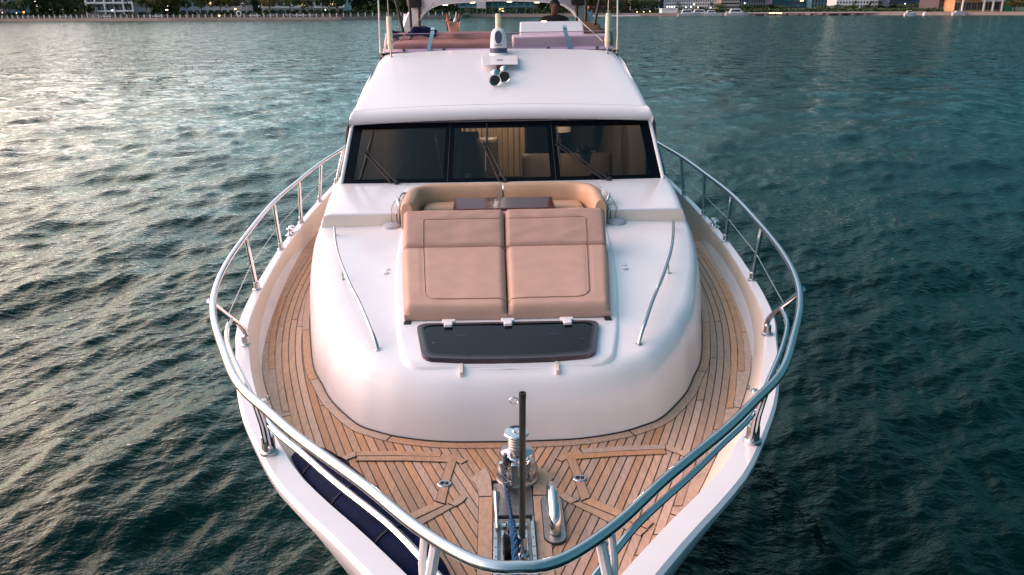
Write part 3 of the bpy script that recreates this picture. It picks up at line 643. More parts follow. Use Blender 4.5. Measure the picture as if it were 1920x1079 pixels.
for x in (-.50, .0, .50):
    mb = MB(); mb.box((x - .058, 6.265, hz(6.28, .012)), (x + .058, 6.325, hz(6.36, .03))); mb.box((x - .036, 6.19, hz(6.2, .014)), (x + .036, 6.28, hz(6.3, .036))); obj('hinge', mb, 'plastic', hatch, bevel=.008)
for x in (-.38, .38):
    mb = MB(); mb.box((x - .04, 6.05, hz(6.05, -.003)), (x + .04, 6.075, hz(6.06, .008))); obj('hatch_stay', mb, 'steel', hatch, bevel=.003)
for x, y in ((-.28, 5.775), (.28, 5.775)):
    mb = MB(); mb.box((x - .055, y - .02, hz(y, -.003)), (x + .055, y + .03, hz(y, .009))); obj('hatch_latch', mb, 'rubber', hatch, bevel=.006)
for x, y in ((-.60, 5.95), (.60, 5.97)):
    mb = MB(); mb.box((x - .022, y - .03, hz(y, -.003)), (x + .022, y + .045, hz(y, .010))); obj('hatch_knob', mb, 'rubber', hatch, bevel=.008)

# ================================================================== cushions
def cushion(P, t, r, seams=(), nu=44, nv=44, puff=.02, wr=.004, seed=0, nrm=None):
    """P = 4 corners (u0v0,u1v0,u1v1,u0v1) of the underside; t thickness; seams = list of f(u,v)->distance in metres"""
    P = [Vector(p) for p in P]; mb = MB(); g = np.random.default_rng(seed); ph = g.uniform(0, 6, 8)
    nn_ = nrm or (P[1] - P[0]).cross(P[3] - P[0]).normalized()
    if nn_.z < 0: nn_ = -nn_
    lu = ((P[1] - P[0]).length + (P[2] - P[3]).length) / 2; lv = ((P[3] - P[0]).length + (P[2] - P[1]).length) / 2
    def warp(k, n): # denser near the edges
        x = k / n; return .5 - .5 * cos(pi * x) if True else x
    U = [warp(i, nu) for i in range(nu + 1)]; V = [warp(i, nv) for i in range(nv + 1)]
    rows = []
    for v in V:
        row = []
        for u in U:
            du = min(u, 1 - u) * lu; dv = min(v, 1 - v) * lv
            q = 1.0
            a = max(0, 1 - du / r); c = max(0, 1 - dv / r); e = min(1, sqrt(a * a + c * c))
            hgt = t * (.38 + .62 * sqrt(max(0, 1 - e * e)))
            # plump towards the middle, with soft creases
            hgt += puff * (1 - (2 * u - 1) ** 4) * (1 - (2 * v - 1) ** 4) * (1 - e)
            hgt += wr * (sin(9 * u + ph[0] + 3 * sin(4 * v + ph[1])) * sin(7 * v + ph[2]) + .6 * sin(23 * u + ph[3] + 2 * sin(9 * v)) * sin(13 * v + ph[4])) * (1 - e)
            for s_ in seams:
                d_ = s_(u, v, lu, lv); hgt -= .011 * exp(-(d_ / .008) ** 2)
            p = (P[0] * (1 - u) * (1 - v) + P[1] * u * (1 - v) + P[2] * u * v + P[3] * (1 - u) * v)
            row.append(tuple(p + nn_ * hgt))
        rows.append(row)
    mb.grid(rows); mb.rows = rows; mb.U = U; mb.V = V
    # sides down to the underside
    per = [rows[0][i] for i in range(nu)] + [rows[j][nu] for j in range(nv)] + [rows[nv][nu - i] for i in range(nu)] + [rows[nv - j][0] for j in range(nv)]
    def und(p): return tuple(Vector(p) - nn_ * t * .38)
    c = sum((Vector(p) for p in per), Vector()) / len(per)
    mid = [tuple(Vector(p) - nn_ * t * .2 + (Vector(p) - c).normalized() * .004) for p in per]
    mb.grid([per + per[:1], mid + mid[:1], [und(p) for p in per] + [und(per[0])]])
    return mb
def on_pad(mb, u, v):
    i = min(np.searchsorted(mb.U, u), len(mb.U) - 1); j = min(np.searchsorted(mb.V, v), len(mb.V) - 1); i = max(i, 1); j = max(j, 1)
    a = (u - mb.U[i - 1]) / (mb.U[i] - mb.U[i - 1]); c = (v - mb.V[j - 1]) / (mb.V[j] - mb.V[j - 1]); q = mb.rows
    p = [Vector(q[j - 1][i - 1]), Vector(q[j - 1][i]), Vector(q[j][i]), Vector(q[j][i - 1])]
    return p[0] * (1 - a) * (1 - c) + p[1] * a * (1 - c) + p[2] * a * c + p[3] * (1 - a) * c
def piping(mb, pts, parent, r=.0055):
    P_ = [on_pad(mb, u, v) + Vector((0, 0, .003)) for u, v in pts]; t_ = MB(); t_.tube(P_, r, 6); obj('piping', t_, 'pipe', parent)
random.seed(5)
for s, nm in ((-1, 'left'), (1, 'right')):
    base = (s * .5, 7.2, .63)
    t = thing('sun_pad', 'tan leather sun pad with low headrest, the %s one of the pair on the foredeck' % nm, 'sun pad', base, 'pair of sun pads')
    # u from the middle seam outwards, v from the front to the rear
    zf, zr = zt(6.37) + .045, zt(7.9) + .055
    Pc = [(s * .004, 6.375, zf), (s * .885, 6.40, zf), (s * 1.065, 7.93, zr), (s * .004, 7.93, zr)]
    def seam_a(u, v, lu, lv):
        # line along the outer side and the front, rounded where they meet
        x = u * lu; y = v * lv; ox = lu - .20; oy = .165; rr_ = .12
        if x > ox - rr_ and y < oy + rr_: return abs(sqrt((x - (ox - rr_)) ** 2 + (y - (oy + rr_)) ** 2) - rr_)
        if y < oy + rr_ and x <= ox - rr_: return abs(y - oy)
        return abs(x - ox)
    mb = cushion(Pc, .128, .06, [seam_a], puff=.006, wr=.0016, seed=4 + s)
    so_ = obj('seat_cushion', mb, 'leather', t, smooth=80)
    piping(mb, [(.79 - .0 * k, v) for k, v in enumerate(np.linspace(.985, .20, 26))] + [(.79 - .10 * (1 - cos(q)), .20 - .10 * sin(q)) for q in np.linspace(.1, pi / 2, 8)] + [(u, .10) for u in np.linspace(.66, .01, 20)], so_)
    Pb = [(s * .004, 7.945, zr + .04), (s * 1.05, 7.945, zr + .04), (s * 1.085, 8.46, zr + .31), (s * .004, 8.46, zr + .31)]
    def seam_b(u, v, lu, lv):
        x = u * lu; y = v * lv; ox = lu - .20; oy = lv - .17; rr_ = .04
        if x > ox - rr_ and y > oy - rr_: return abs(sqrt((x - (ox - rr_)) ** 2 + (y - (oy - rr_)) ** 2) - rr_)
        if y > oy - rr_: return abs(y - oy)
        return abs(x - ox)
    M['headleather_skytint'] = mat('sky_tinted_tan_leather', (.44, .278, .226), .66, var=.10, vscale=5, spec=.3, bump=.22, bscale=90)  # same tan leather; the sky's mauve reflection is mixed into its colour
    mb = cushion(Pb, .105, .05, [seam_b], puff=.010, wr=.0035, seed=8 + s)
    so_ = obj('headrest_cushion', mb, 'headleather_skytint', t, smooth=80)
    piping(mb, [(.80, v) for v in np.linspace(.02, .64, 14)] + [(.80 - .03 * (1 - cos(q)), .64 + .05 * sin(q)) for q in np.linspace(.2, pi / 2, 6)] + [(u, .69) for u in np.linspace(.75, .01, 20)], so_)
    mb = MB(); mb.add([(s * .03, 8.12, zr + .02), (s * 1.03, 8.12, zr + .02), (s * 1.06, 8.47, zr + .30), (s * .03, 8.47, zr + .30)], [(0, 1, 2, 3)])
    mb.box((min(s * .05, s * 1.02), 8.3, zr - .05), (max(s * .05, s * 1.02), 8.36, zr + .2)); obj('headrest_support', mb, 'gel', t)
    mb = MB(); mb.box((s * .86 - .03, 6.34, zf - .05), (s * .86 + .03, 6.40, zf + .0)); obj('pad_clip', mb, 'rubber', t, bevel=.006)
# U-shaped sofa behind the table
for s, nm in ((-1, 'left'), (1, 'right')):
    t = thing('sofa', 'light tan curved sofa in the seating well, its %s half under the windscreen' % nm, 'sofa', (s * .6, 9.8, .75), 'curved sofa halves')
    path = [(s * .012, 10.02), (s * .55, 10.03), (s * .90, 10.00), (s * 1.07, 9.88), (s * 1.12, 9.66), (s * 1.12, 9.35), (s * 1.12, 9.0)]
    c = cat(path, 34); rows = []
    for i, p in enumerate(c):
        tg = c[min(i + 1, 33)] - c[max(i - 1, 0)]; tg /= np.linalg.norm(tg); n_ = np.array([tg[1], -tg[0]]) * s * 1.0   # outwards
        e = .75 + .25 * min(1, min(i, 33 - i) / 2.0); n_ = n_ * 1
        prof = [(-.08, .74), (-.09, .84), (-.085, .97), (-.065, 1.035), (-.03, 1.058), (.03, 1.058), (.065, 1.035), (.085, .97), (.085, .74)]
        rows.append([(p[0] + n_[0] * a * e * (-1), p[1] + n_[1] * a * e * (-1), .74 + (z - .74) * (e * .04 + .96)) for a, z in prof])
    mb = MB(); mb.grid(rows); mb.add(rows[0], [tuple(range(9))]); mb.add(rows[-1], [tuple(range(9))]); obj('backrest', mb, 'leather2', t, smooth=70)
    sc_ = cushion([(s * .01, 9.55, .70), (s * 1.0, 9.55, .70), (s * 1.0, 9.92, .70), (s * .01, 9.92, .70)], .15, .05, (), 16, 16)
    obj('seat_cushion', sc_, 'leather2', t, smooth=70)
    sd_ = cushion([(s * .66, 8.75, .70), (s * 1.02, 8.75, .70), (s * 1.02, 9.53, .70), (s * .66, 9.53, .70)], .15, .05, (), 16, 16)
    obj('seat_cushion', sd_, 'leather2', t, smooth=70)
t = thing('well_table', 'dark red lacquered wooden table between sun pads and curved sofa', 'table', (0, 9.3, .72))
mb = MB(); mb.box((-.60, 9.02, .935), (.60, 9.60, .975)); obj('tabletop', mb, 'wood', t, bevel=.02, seg=3)
mb = MB(); mb.lathe([(.16, 0), (.15, .02), (.05, .04), (.045, .2)], (0, 9.3, .735), 20); obj('pedestal', mb, 'steel', t)
# folded cover straps and shackles beside the sofa
for s in (1, -1):
    mb = MB(); mb.tube([tuple(x) for x in cat([(s * 1.16, 9.62, .99), (s * 1.21, 9.60, 1.05), (s * 1.25, 9.5, 1.02), (s * 1.25, 9.38, .96), (s * 1.235, 9.25, .93)], 14)], .009, 8); o = obj('cover_strap', mb, 'bronze', yacht)
    mb = MB(); mb.tube([tuple(x) for x in cat([(s * 1.24, 9.35, .95), (s * 1.27, 9.42, 1.01), (s * 1.29, 9.52, 1.0)], 8)], .016, 8); mb.lathe([(.02, 0), (.02, .05)], (s * 1.23, 9.28, .92), 8); obj('strap_buckle', mb, 'steel2', o)
    mb = MB(); mb.tube([tuple(x) for x in cat([(s * 1.24, 9.55, .95), (s * 1.28, 9.56, .985), (s * 1.32, 9.45, .96), (s * 1.33, 9.30, .93), (s * 1.33, 9.2, .90), (s * 1.32, 9.19, .78)], 20)], .005, 6); obj('loose_cord', mb, 'bronze', o)

# ================================================================== bow gear
ch = MB(); ch.box((-.132, 3.15, .004), (.132, 4.86, .012)); chan = obj('anchor_channel', ch, 'bronze', yacht)
mb = MB()
for s in (1, -1):
    mb.box((s * .118 - .014, 3.15, .012), (s * .118 + .014, 4.42, .05)); mb.box((s * .075 - .012, 3.1, .012), (s * .075 + .012, 4.30, .035))
obj('channel_side', mb, 'steel2', chan, bevel=.004)
mb = MB()
for y in np.arange(3.3, 4.35, .09):
    for s in (1, -1): mb.lathe([(.006, 0), (.005, .004), (.001, .005)], (s * .118, y, .05), 8)
obj('channel_screw', mb, 'bronze', chan)
mb = MB(); mb.lathe([(.055, -.07), (.075, -.06), (.05, -.02), (.05, .02), (.075, .06), (.055, .07)], (-.005, 4.10, .07), 20, (1, 0, 0)); obj('bow_roller', mb, 'rubber', chan)
mb = MB(); mb.tube([(-.12, 4.40, .06), (.12, 4.40, .06)], .012, 8); obj('roller_pin', mb, 'rubber', chan)
mb = MB()
for x in (-.052, .052): mb.tube([tuple(q) for q in cat([(x, 4.30, .04), (x, 4.28, .10), (x * .8, 4.25, .12), (x * .7, 4.22, .06)], 10)], .011, 8)
mb.lathe([(.02, -.08), (.02, .08)], (0, 4.26, .09), 10, (1, 0, 0)); obj('chain_stopper', mb, 'steel', chan)
mb = MB(); mb.tube([tuple(q) for q in cat([(-.118, 4.68, .05), (-.118, 4.6, .13), (-.112, 4.4, .10), (-.108, 4.28, .06)], 14)], [.012] * 4 + [.018] * 6 + [.012] * 4, 8); mb.lathe([(.03, 0), (.03, .03), (.018, .05)], (-.118, 4.70, .012), 12); obj('stopper_lever', mb, 'steel', chan)
wl_ = thing('windlass', 'chrome anchor windlass with ribbed drum on the teak bow', 'windlass', (.03, 4.93, .01))
mb = MB(); mb.lathe([(.155, 0 * .84), (.155, .02 * .84), (.145, .035 * .84), (.14, .07 * .84), (.148, .10 * .84), (.14, .13 * .84), (.125, .126)], (.035, 4.93, .012), 32); obj('base', mb, 'bronze', wl_)
mb = MB(); mb.lathe([(.125, .15 * .84), (.13, .19 * .84), (.128, .23 * .84), (.115, .265 * .84), (.07, .285 * .84), (.058, .2436)], (.035, 4.93, .012), 32); obj('gypsy', mb, 'steel', wl_)
mb = MB(); mb.lathe([(.056, .2436)] + [(.056 + .006 * (i % 2), .248 + .0105 * i) for i in range(9)] + [(.056, .3444)], (.035, 4.93, .012), 28); obj('drum', mb, 'bronze', wl_, smooth=20)
mb = MB(); mb.lathe([(.056, .41 * .84), (.088, .425 * .84), (.092, .435 * .84), (.085, .445 * .84), (.03, .452 * .84), (.028, .462 * .84), (.001, .389)], (.035, 4.93, .012), 32); obj('drum_flange', mb, 'steel', wl_)
mb = MB(); mb.box((-.01, 4.775, .06), (.045, 4.81, .21)); mb.box((.075, 4.79, .05), (.115, 4.85, .24), Matrix.Rotation(radians(25), 3, 'Y')); mb.tube([(.12, 4.84, .03), (.13, 4.80, .12), (.11, 4.82, .22)], .018, 8); obj('chain_guard', mb, 'steel', wl_, bevel=.008)
mb = MB(); mb.lathe([(.02, 0), (.035, .02), (.02, .04)], (-.035, 4.80, .05), 12, (0, -1, .2)); mb.tube([(-.06, 4.83, .10), (-.08, 4.80, .22)], .014, 8); obj('release_lever', mb, 'steel2', wl_)
# chain of links, then a blue line through the roller
random.seed(9); cp = cat([(-.045, 4.88, .25), (-.055, 4.79, .22), (-.045, 4.70, .10), (-.03, 4.60, .07), (-.02, 4.45, .07), (-.015, 4.28, .09)], 34)
t = thing('anchor_line', 'blue rope and chain leading from the windlass over the bow roller', 'rope', (-.03, 4.5, .02))
mb = MB()
for i in range(1, 33):
    d_ = Vector(cp[i + 1] if i < 33 else cp[i]) - Vector(cp[i - 1]); d_.normalize(); a = Vector((1, 0, 0)) if i % 2 else Vector((0, .3, 1)); a = (a - d_ * a.dot(d_)).normalized()
    P0 = Vector(cp[i]); mb.tube([P0 + d_ * (.017 * cos(q)) + a * (.010 * sin(q)) for q in np.linspace(0, 2 * pi, 8, endpoint=False)], .0042, 5, closed=True)
obj('chain', mb, mat('tarnished_chain', (.10, .12, .16), .45, .8, var=.5, vscale=60), t)
mb = MB()
for k in range(3):
    q = cat([(-.015, 4.30, .10), (-.008, 4.15, .14), (-.005, 4.08, .15), (.0, 3.9, .10), (.0, 3.6, .04), (.0, 3.2, .03)], 60)
    mb.tube([(p[0] + .011 * cos(i * .75 + k * 2.094), p[1], p[2] + .011 * sin(i * .75 + k * 2.094)) for i, p in enumerate(q)], .013, 6)
obj('rope_strand', mb, 'rope', t)
mb = MB(); mb.tube([tuple(q) for q in cat([(-.05, 4.84, .24), (-.065, 4.77, .14), (-.05, 4.68, .09), (-.03, 4.5, .085), (-.02, 4.32, .10)], 24)], .008, 6); obj('lashing', mb, 'rope', t)
# flag staff
t = thing('flag_staff', 'dark green bow flag staff with black cap and small ring', 'flag staff', (.045, 4.05, .01))
mb = MB(); mb.tube([(.045, 4.05, .16), (.05, 4.05, .6), (.055, 4.05, 1.10)], .0195, 16); obj('pole', mb, 'pole', t, smooth=60)
mb = MB(); mb.tube([(.045, 4.05, .012), (.045, 4.05, .17)], .027, 16); mb.lathe([(.04, 0), (.04, .02), (.028, .03)], (.045, 4.05, .03), 16); obj('socket', mb, 'steel', t)
mb = MB(); mb.lathe([(.021, 0), (.021, .035), (.012, .036), (.010, .02)], (.055, 4.05, 1.10), 16); obj('cap', mb, 'rubber', t)
mb = MB(); mb.tube([(.033 - .026 + .026 * cos(q), 4.05, 1.085 + .020 * sin(q)) for q in np.linspace(0, 2 * pi, 16, endpoint=False)], .0035, 6, closed=True); obj('ring', mb, 'steel', t)
# chrome cleat cover on its plate
t = thing('bow_cleat', 'upright chrome cleat on an oval plate beside the windlass', 'cleat', (.26, 4.45, .015))
po = [(.26 + .068 * cos(q), 4.24 + .07 * sin(q)) for q in np.linspace(-pi, 0, 10)] + [(.26 + .068 * cos(q), 4.62 + .07 * sin(q)) for q in np.linspace(0, pi, 10)]
mb = MB(); mb.prism(po, .012, .026); obj('plate', mb, 'bronze', t)
mb = MB(); mb.prism([(.26 + (x - .26) * 1.09, 4.43 + (y - 4.43) * 1.03) for x, y in po], .010, .0195); obj('plate_seal', mb, 'caulk', t)
mb = MB(); hp = cat([(.262, 4.27, .03), (.262, 4.28, .10), (.26, 4.36, .145), (.258, 4.5, .165), (.256, 4.62, .15), (.255, 4.66, .10)], 20); mb.tube([tuple(q) for q in hp], [.036] * 3 + [.043] * 9 + [.042, .04, .038, .036, .032, .027, .02, .012], 16); obj('horn', mb, 'steel', t, smooth=70)
mb = MB(); mb.lathe([(.026, 0), (.022, .06), (.022, .12)], (.256, 4.56, .025), 14); obj('post', mb, 'steel', t)
# long navy fender stowed along the inside of the left bulwark
t = thing('fender', 'big dark navy fender stowed inside the left bow bulwark under the rail', 'fender', (-1.0, 4.35, .02))
fc = cat([(-1.50, 5.0, .18), (-1.37, 4.80, .19), (-1.10, 4.42, .20), (-.82, 4.05, .20), (-.54, 3.68, .19), (-.38, 3.48, .18)], 44)
Rf = [.195 * sqrt(max(.0, 1 - (1 - min(1, i / 7)) ** 2)) + .004 for i in range(44)]; Rf = [min(a, b_) * (.78 + .22 * exp(-((i - 17) / 13) ** 2)) for i, (a, b_) in enumerate(zip(Rf, Rf[::-1]))]
mb = MB(); mb.tube([tuple(q) for q in fc], Rf, 28); obj('cover', mb, 'navy', t, smooth=80)
for (i, nm) in ((1, 0), (42, 1)):
    mb = MB(); c_ = Vector(fc[i]); mb.tube([c_ + Vector((cos(q) * .05, sin(q) * .03, .03 + .02 * sin(q * 2))) for q in np.linspace(0, 2 * pi, 14, endpoint=False)], .009, 6, closed=True); obj('end_loop', mb, 'navy', t)
for i in (10, 20, 31):
    tg = Vector(fc[i + 1]) - Vector(fc[i - 1]); tg.normalize(); e1 = tg.orthogonal().normalized(); e2 = tg.cross(e1); mb = MB()
    mb.tube([Vector(fc[i]) + (e1 * cos(q) + e2 * sin(q)) * (Rf[i] + .004) for q in np.linspace(0, 2 * pi, 28, endpoint=False)], .007, 6, closed=True); obj('lashing', mb, 'rubber', t)

# ================================================================== roof gear
def rz(y): return interp([(a, b_) for a, b_, c in RP + RP2][5:], y) + .03
t = thing('horn_pair', 'pair of chrome trumpet horns under a white plate on the cabin roof', 'horn', (0, 12.2, rz(12.2)))
for x, y, z in ((-.075, 11.74, 2.175), (.062, 11.86, 2.215)):
    mb = MB(); ax = Vector((0, -1, -.12)); c_ = Vector((x, y, z))
    mb.lathe([(.082, 0), (.084, .004), (.075, .0), (.060, -.03), (.040, -.06), (.026, -.10), (.020, -.16), (.018, -.40)], c_, 28, ax, False)
    mb.lathe([(.018, -.40), (.045, -.40), (.055, -.44), (.055, -.47), (.04, -.50), (.001, -.51)], c_, 20, ax)
    o = obj('trumpet', mb, 'steel', t, smooth=50)
    mb = MB(); mb.lathe([(.072, -.012), (.052, -.04), (.030, -.07), (.001, -.08)], c_, 20, ax); obj('bell_throat', mb, mat('horn_throat', (.03, .04, .05), .3, .8), o)
    mb = MB(); mb.lathe([(.05, 0), (.064, .012), (.062, .07), (.03, .10), (.001, .105)], (x, y + .43, z + .03), 20, (0, -.6, .8)); obj('diaphragm', mb, 'steel', o)
    mb = MB(); mb.tube([(x, y + .25, z), (x, y + .25, rz(y + .25) - .03)], .012, 8); obj('horn_post', mb, 'bronze', o)
mb = MB(); mb.add([(-.265, 12.42, 2.352), (.275, 12.42, 2.352), (.285, 13.0, 2.445), (-.285, 13.0, 2.445), (-.265, 12.42, 2.335), (.275, 12.42, 2.335), (.285, 13.0, 2.428), (-.285, 13.0, 2.428)], [(0, 1, 2, 3), (7, 6, 5, 4), (0, 4, 5, 1), (1, 5, 6, 2), (2, 6, 7, 3), (3, 7, 4, 0)]); plate = obj('cover_plate', mb, 'plastic', t, bevel=.01)
mb = MB(); mb.tube([(0, 12.7, 2.40), (0, 12.7, rz(12.7) - .04)], .05, 14); mb.box((-.05, 12.3, 2.26), (.05, 12.5, 2.33)); obj('plate_bracket', mb, 'rubber', t)
t = thing('camera_mast', 'white domed camera unit with dark oval lens and ivory light rod', 'mast unit', (-.012, 13.28, rz(13.28)))
cx_ = -.012
mb = MB(); mb.lathe([(.165, -.03), (.160, .0), (.145, .02)], (cx_, 13.28, rz(13.28) - .01), 28); obj('foot', mb, 'plastic', t)
mb = MB(); mb.lathe([(.138, .01), (.138, .085), (.132, .09)], (cx_, 13.28, rz(13.28)), 28); obj('band', mb, 'greyblue', t)
z0 = rz(13.28) + .085
mb = MB(); rows = []
for zf_, w_, d_ in ((0, .135, .13), (.08, .130, .125), (.18, .122, .115), (.24, .108, .10), (.275, .085, .08), (.295, .05, .05), (.30, .005, .005)):
    rows.append([(cx_ + w_ * math.copysign(abs(cos(q)) ** .8, cos(q)), 13.28 + d_ * math.copysign(abs(sin(q)) ** .8, sin(q)), z0 + zf_) for q in np.linspace(0, 2 * pi, 28, endpoint=False)])
mb.grid(rows, True); obj('housing', mb, 'plastic', t, smooth=50)
mb = MB(); mb.add([(cx_ + .058 * cos(q), 13.28 - .126 + .018 * (sin(q) * .11 + .17 - .08) / .2, z0 + .165 + .098 * sin(q)) for q in np.linspace(0, 2 * pi, 24, endpoint=False)] + [(cx_ + .058 * cos(q), 13.28 - .09, z0 + .165 + .098 * sin(q)) for q in np.linspace(0, 2 * pi, 24, endpoint=False)], [tuple(range(24))] + [(i, (i + 1) % 24, 24 + (i + 1) % 24, 24 + i) for i in range(24)]); obj('lens', mb, 'greyblue', t)
mb = MB(); mb.tube([(cx_ - .06, 13.14, z0 + .04), (cx_, 13.135, z0 + .045), (cx_ + .06, 13.14, z0 + .06)], .008, 6); obj('lens_trim', mb, 'bronze', t)
mb = MB(); mb.tube([(cx_, 13.36, z0 + .1), (cx_, 13.36, z0 + .50), (cx_, 13.36, z0 + .515)], [.045, .043, .03], 18); obj('light_rod', mb, 'ivory', t)
for s, nm in ((-1, 'left'), (1, 'right')):
    x = s * 1.735; zb = rz(13.3) - .05
    t = thing('antenna', 'ivory antenna tube on a thin post at the %s corner of the roof' % nm, 'antenna', (x, 13.36, zb), 'ivory antenna tubes')
    mb = MB(); mb.tube([(x, 13.36, zb - .02), (x, 13.36, zb + .14)], .014, 10); mb.lathe([(.045, 0), (.04, .012), (.016, .02)], (x, 13.36, zb + .0), 14); obj('post', mb, 'steel2', t)
    mb = MB(); mb.lathe([(.035, .11), (.042, .13), (.045, .20), (.052, .205), (.052, .235), (.045, .25), (.042, .60), (.036, .625), (.001, .63)], (x, 13.36, zb), 20); obj('tube', mb, 'ivory', t)
    mb = MB(); mb.tube([(x, 13.36, zb + .62), (x + s * .01, 13.36, zb + 2.2)], [.008, .004], 6); obj('whip', mb, 'bronze', t)
    t = thing('whip_antenna', 'thin white whip antenna outside the pink wind deflector on the %s' % nm, 'antenna', (s * 1.95, 13.75, 2.45), 'white whip antennas')
    mb = MB(); mb.tube([(s * 1.95, 13.75, 2.70), (s * 1.93, 13.75, 3.4), (s * 1.92, 13.75, 5.0)], [.014, .012, .005], 8); obj('whip', mb, 'plastic', t)
    mb = MB(); mb.lathe([(.03, 0), (.025, .04), (.014, .27)], (s * 1.95, 13.75, 2.45), 10); obj('whip_base', mb, 'ivory', t)
    mb = MB(); mb.tube([tuple(q) for q in cat([(s * 1.88, 13.42, rz(13.4) - .06), (s * 1.90, 13.40, rz(13.4) - .02), (s * 1.92, 13.43, rz(13.4) - .04), (s * 1.90, 13.46, rz(13.4) - .07)], 12)], .010, 6); obj('roof_eye', mb, 'bronze', roof)

# ================================================================== flybridge
fs_ = thing('wind_deflector', 'low pink tinted acrylic wind deflector across the front of the flybridge', 'windscreen', (0, 13.7, 2.48))
path = [(-1.90, 15.3), (-1.92, 14.5), (-1.92, 14.0), (-1.90, 13.78), (-1.80, 13.68), (-1.5, 13.64), (-.8, 13.61), (0, 13.60), (.8, 13.61), (1.5, 13.64), (1.80, 13.68), (1.90, 13.78), (1.92, 14.0), (1.92, 14.5), (1.90, 15.3)]
c = cat(path, 90)
mb = MB(); mb.grid([[(p[0], p[1], 2.485) for p in c], [(p[0] * .995, p[1] + .05, 2.62) for p in c], [(p[0] * .985, p[1] + .12, 2.76 - .0 * abs(p[0])) for p in c]]); obj('acrylic_sheet', mb, 'acryl', fs_, smooth=60)
mb = MB(); mb.tube([(p[0] * .985, p[1] + .12, 2.762) for p in c], .006, 6); obj('top_edge', mb, mat('pink_edge', (.45, .26, .36), .3), fs_)
mb = MB(); mb.grid([[(p[0] * 1.003, p[1] - .008, 2.482) for p in c], [(p[0] * 1.002, p[1] - .004, 2.53) for p in c]]); obj('base_strip', mb, mat('lilac_strip', (.62, .44, .58), .35), fs_, smooth=60)
for x in (-1.55, -.90, .80, 1.60):
    mb = MB(); mb.lathe([(.028, 0), (.028, .015), (.001, .018)], (x, 13.60, 2.51), 10, (0, -1, .2)); obj('screw_cap', mb, 'greyblue', fs_)
for s in (-1, 1):
    x = s * 1.13; mb = MB()
    st_ = cat([(x + s * .02, 13.57, 2.49), (x, 13.60, 2.60), (x - s * .04, 13.67, 2.75), (x - s * .05, 13.74, 2.83), (x - s * .045, 13.80, 2.86)], 16)
    mb.grid([[(p[0] - .032, p[1], p[2]) for p in st_], [(p[0] + .032, p[1], p[2]) for p in st_]]); mb.grid([[(p[0] - .032, p[1] + .012, p[2]) for p in st_], [(p[0] + .032, p[1] + .012, p[2]) for p in st_]])
    obj('chrome_strap', mb, 'steel', fs_, smooth=60)
    mb = MB(); mb.box((x - s * .05 - .036, 13.71, 2.80), (x - s * .05 + .036, 13.73, 2.815)); obj('strap_bolt', mb, 'rubber', fs_)
t = thing('flybridge_lounger', 'brown upholstered lounger behind the pink deflector, left of the camera mast', 'lounger', (-.8, 14.4, 2.02))
mb = cushion([(-1.80, 13.86, 2.50), (.15, 13.86, 2.50), (.15, 15.0, 2.56), (-1.80, 15.0, 2.56)], .10, .05, (), 24, 16); obj('top_cushion', mb, 'browncush', t, smooth=70)
mb = MB(); mb.box((-1.80, 13.84, 2.02), (.15, 15.0, 2.50)); obj('base', mb, 'browncush', t, bevel=.03)
mb = cushion([(-1.82, 14.4, 2.62), (.1, 14.4, 2.62), (.1, 14.65, 2.70), (-1.82, 14.65, 2.70)], .06, .03, (), 24, 10); obj('bolster', mb, 'browncush', t, smooth=70)
t = thing('helm_console', 'white flybridge helm console with sloping dashboard behind the pink deflector', 'console', (.95, 14.3, 2.02))
mb = MB(); mb.box((.22, 13.88, 2.02), (1.82, 14.5, 2.70)); obj('dash', mb, 'gel', t, bevel=.03)
mb = MB(); mb.add([(.36, 14.30, 2.69), (1.46, 14.30, 2.69), (1.44, 14.45, 2.91), (.37, 14.45, 2.91), (.36, 14.75, 2.69), (1.46, 14.75, 2.69), (1.44, 14.72, 2.90), (.37, 14.72, 2.90)], [(0, 1, 2, 3), (3, 2, 6, 7), (1, 5, 6, 2), (0, 3, 7, 4), (4, 7, 6, 5)]); obj('pod', mb, 'gel', t, bevel=.02)
mb = MB(); mb.lathe([(.05, 0), (.05, .004), (.001, .005)], (.78, 14.5, 2.912), 14); obj('pod_light', mb, 'lampdisc', t)
t = thing('helm_bench', 'brown padded bench corner beside the helm console on the right', 'bench', (1.62, 15, 2.02))
mb = cushion([(1.45, 14.85, 2.62), (1.83, 14.85, 2.62), (1.83, 16.2, 2.62), (1.45, 16.2, 2.62)], .24, .08, (), 14, 14); obj('cushion', mb, mat('tan_bench', (.23, .12, .065), .5, var=.1), t, smooth=70)
mb = MB(); mb.box((1.45, 14.85, 2.02), (1.83, 16.2, 2.62)); obj('base', mb, 'browncush', t)
t = thing('towel', 'folded navy towel draped over the brown flybridge lounger', 'towel', (-1.35, 14.5, 2.75))
g = np.random.default_rng(2); mb = MB()
mb.grid([[(-1.86 + .78 * u, 14.38 + .40 * v, 2.77 + .03 * sin(9 * u + 2) + (.06 if u > .45 else 0) * (1 - .3 * v) + .02 * sin(14 * u + 5 * v) - .12 * max(0, .16 - v) / .16) for u in np.linspace(0, 1, 26)] for v in np.linspace(0, 1, 12)]); o = obj('folded_cloth', mb, 'navy', t, smooth=70); so = o.modifiers.new('thick', 'SOLIDIFY'); so.thickness = .03
t = thing('bottle_bucket', 'steel ice bucket holding bottles on the flybridge lounger', 'bucket', (-.78, 14.35, 2.76))
mb = MB(); mb.lathe([(.001, 0), (.095, 0), (.10, .02), (.125, .15), (.135, .155), (.128, .16), (.10, .03), (.001, .02)], (-.78, 14.35, 2.77), 28); obj('pail', mb, mat('copper_steel', (.75, .52, .42), .2, 1.0, var=.1), t)
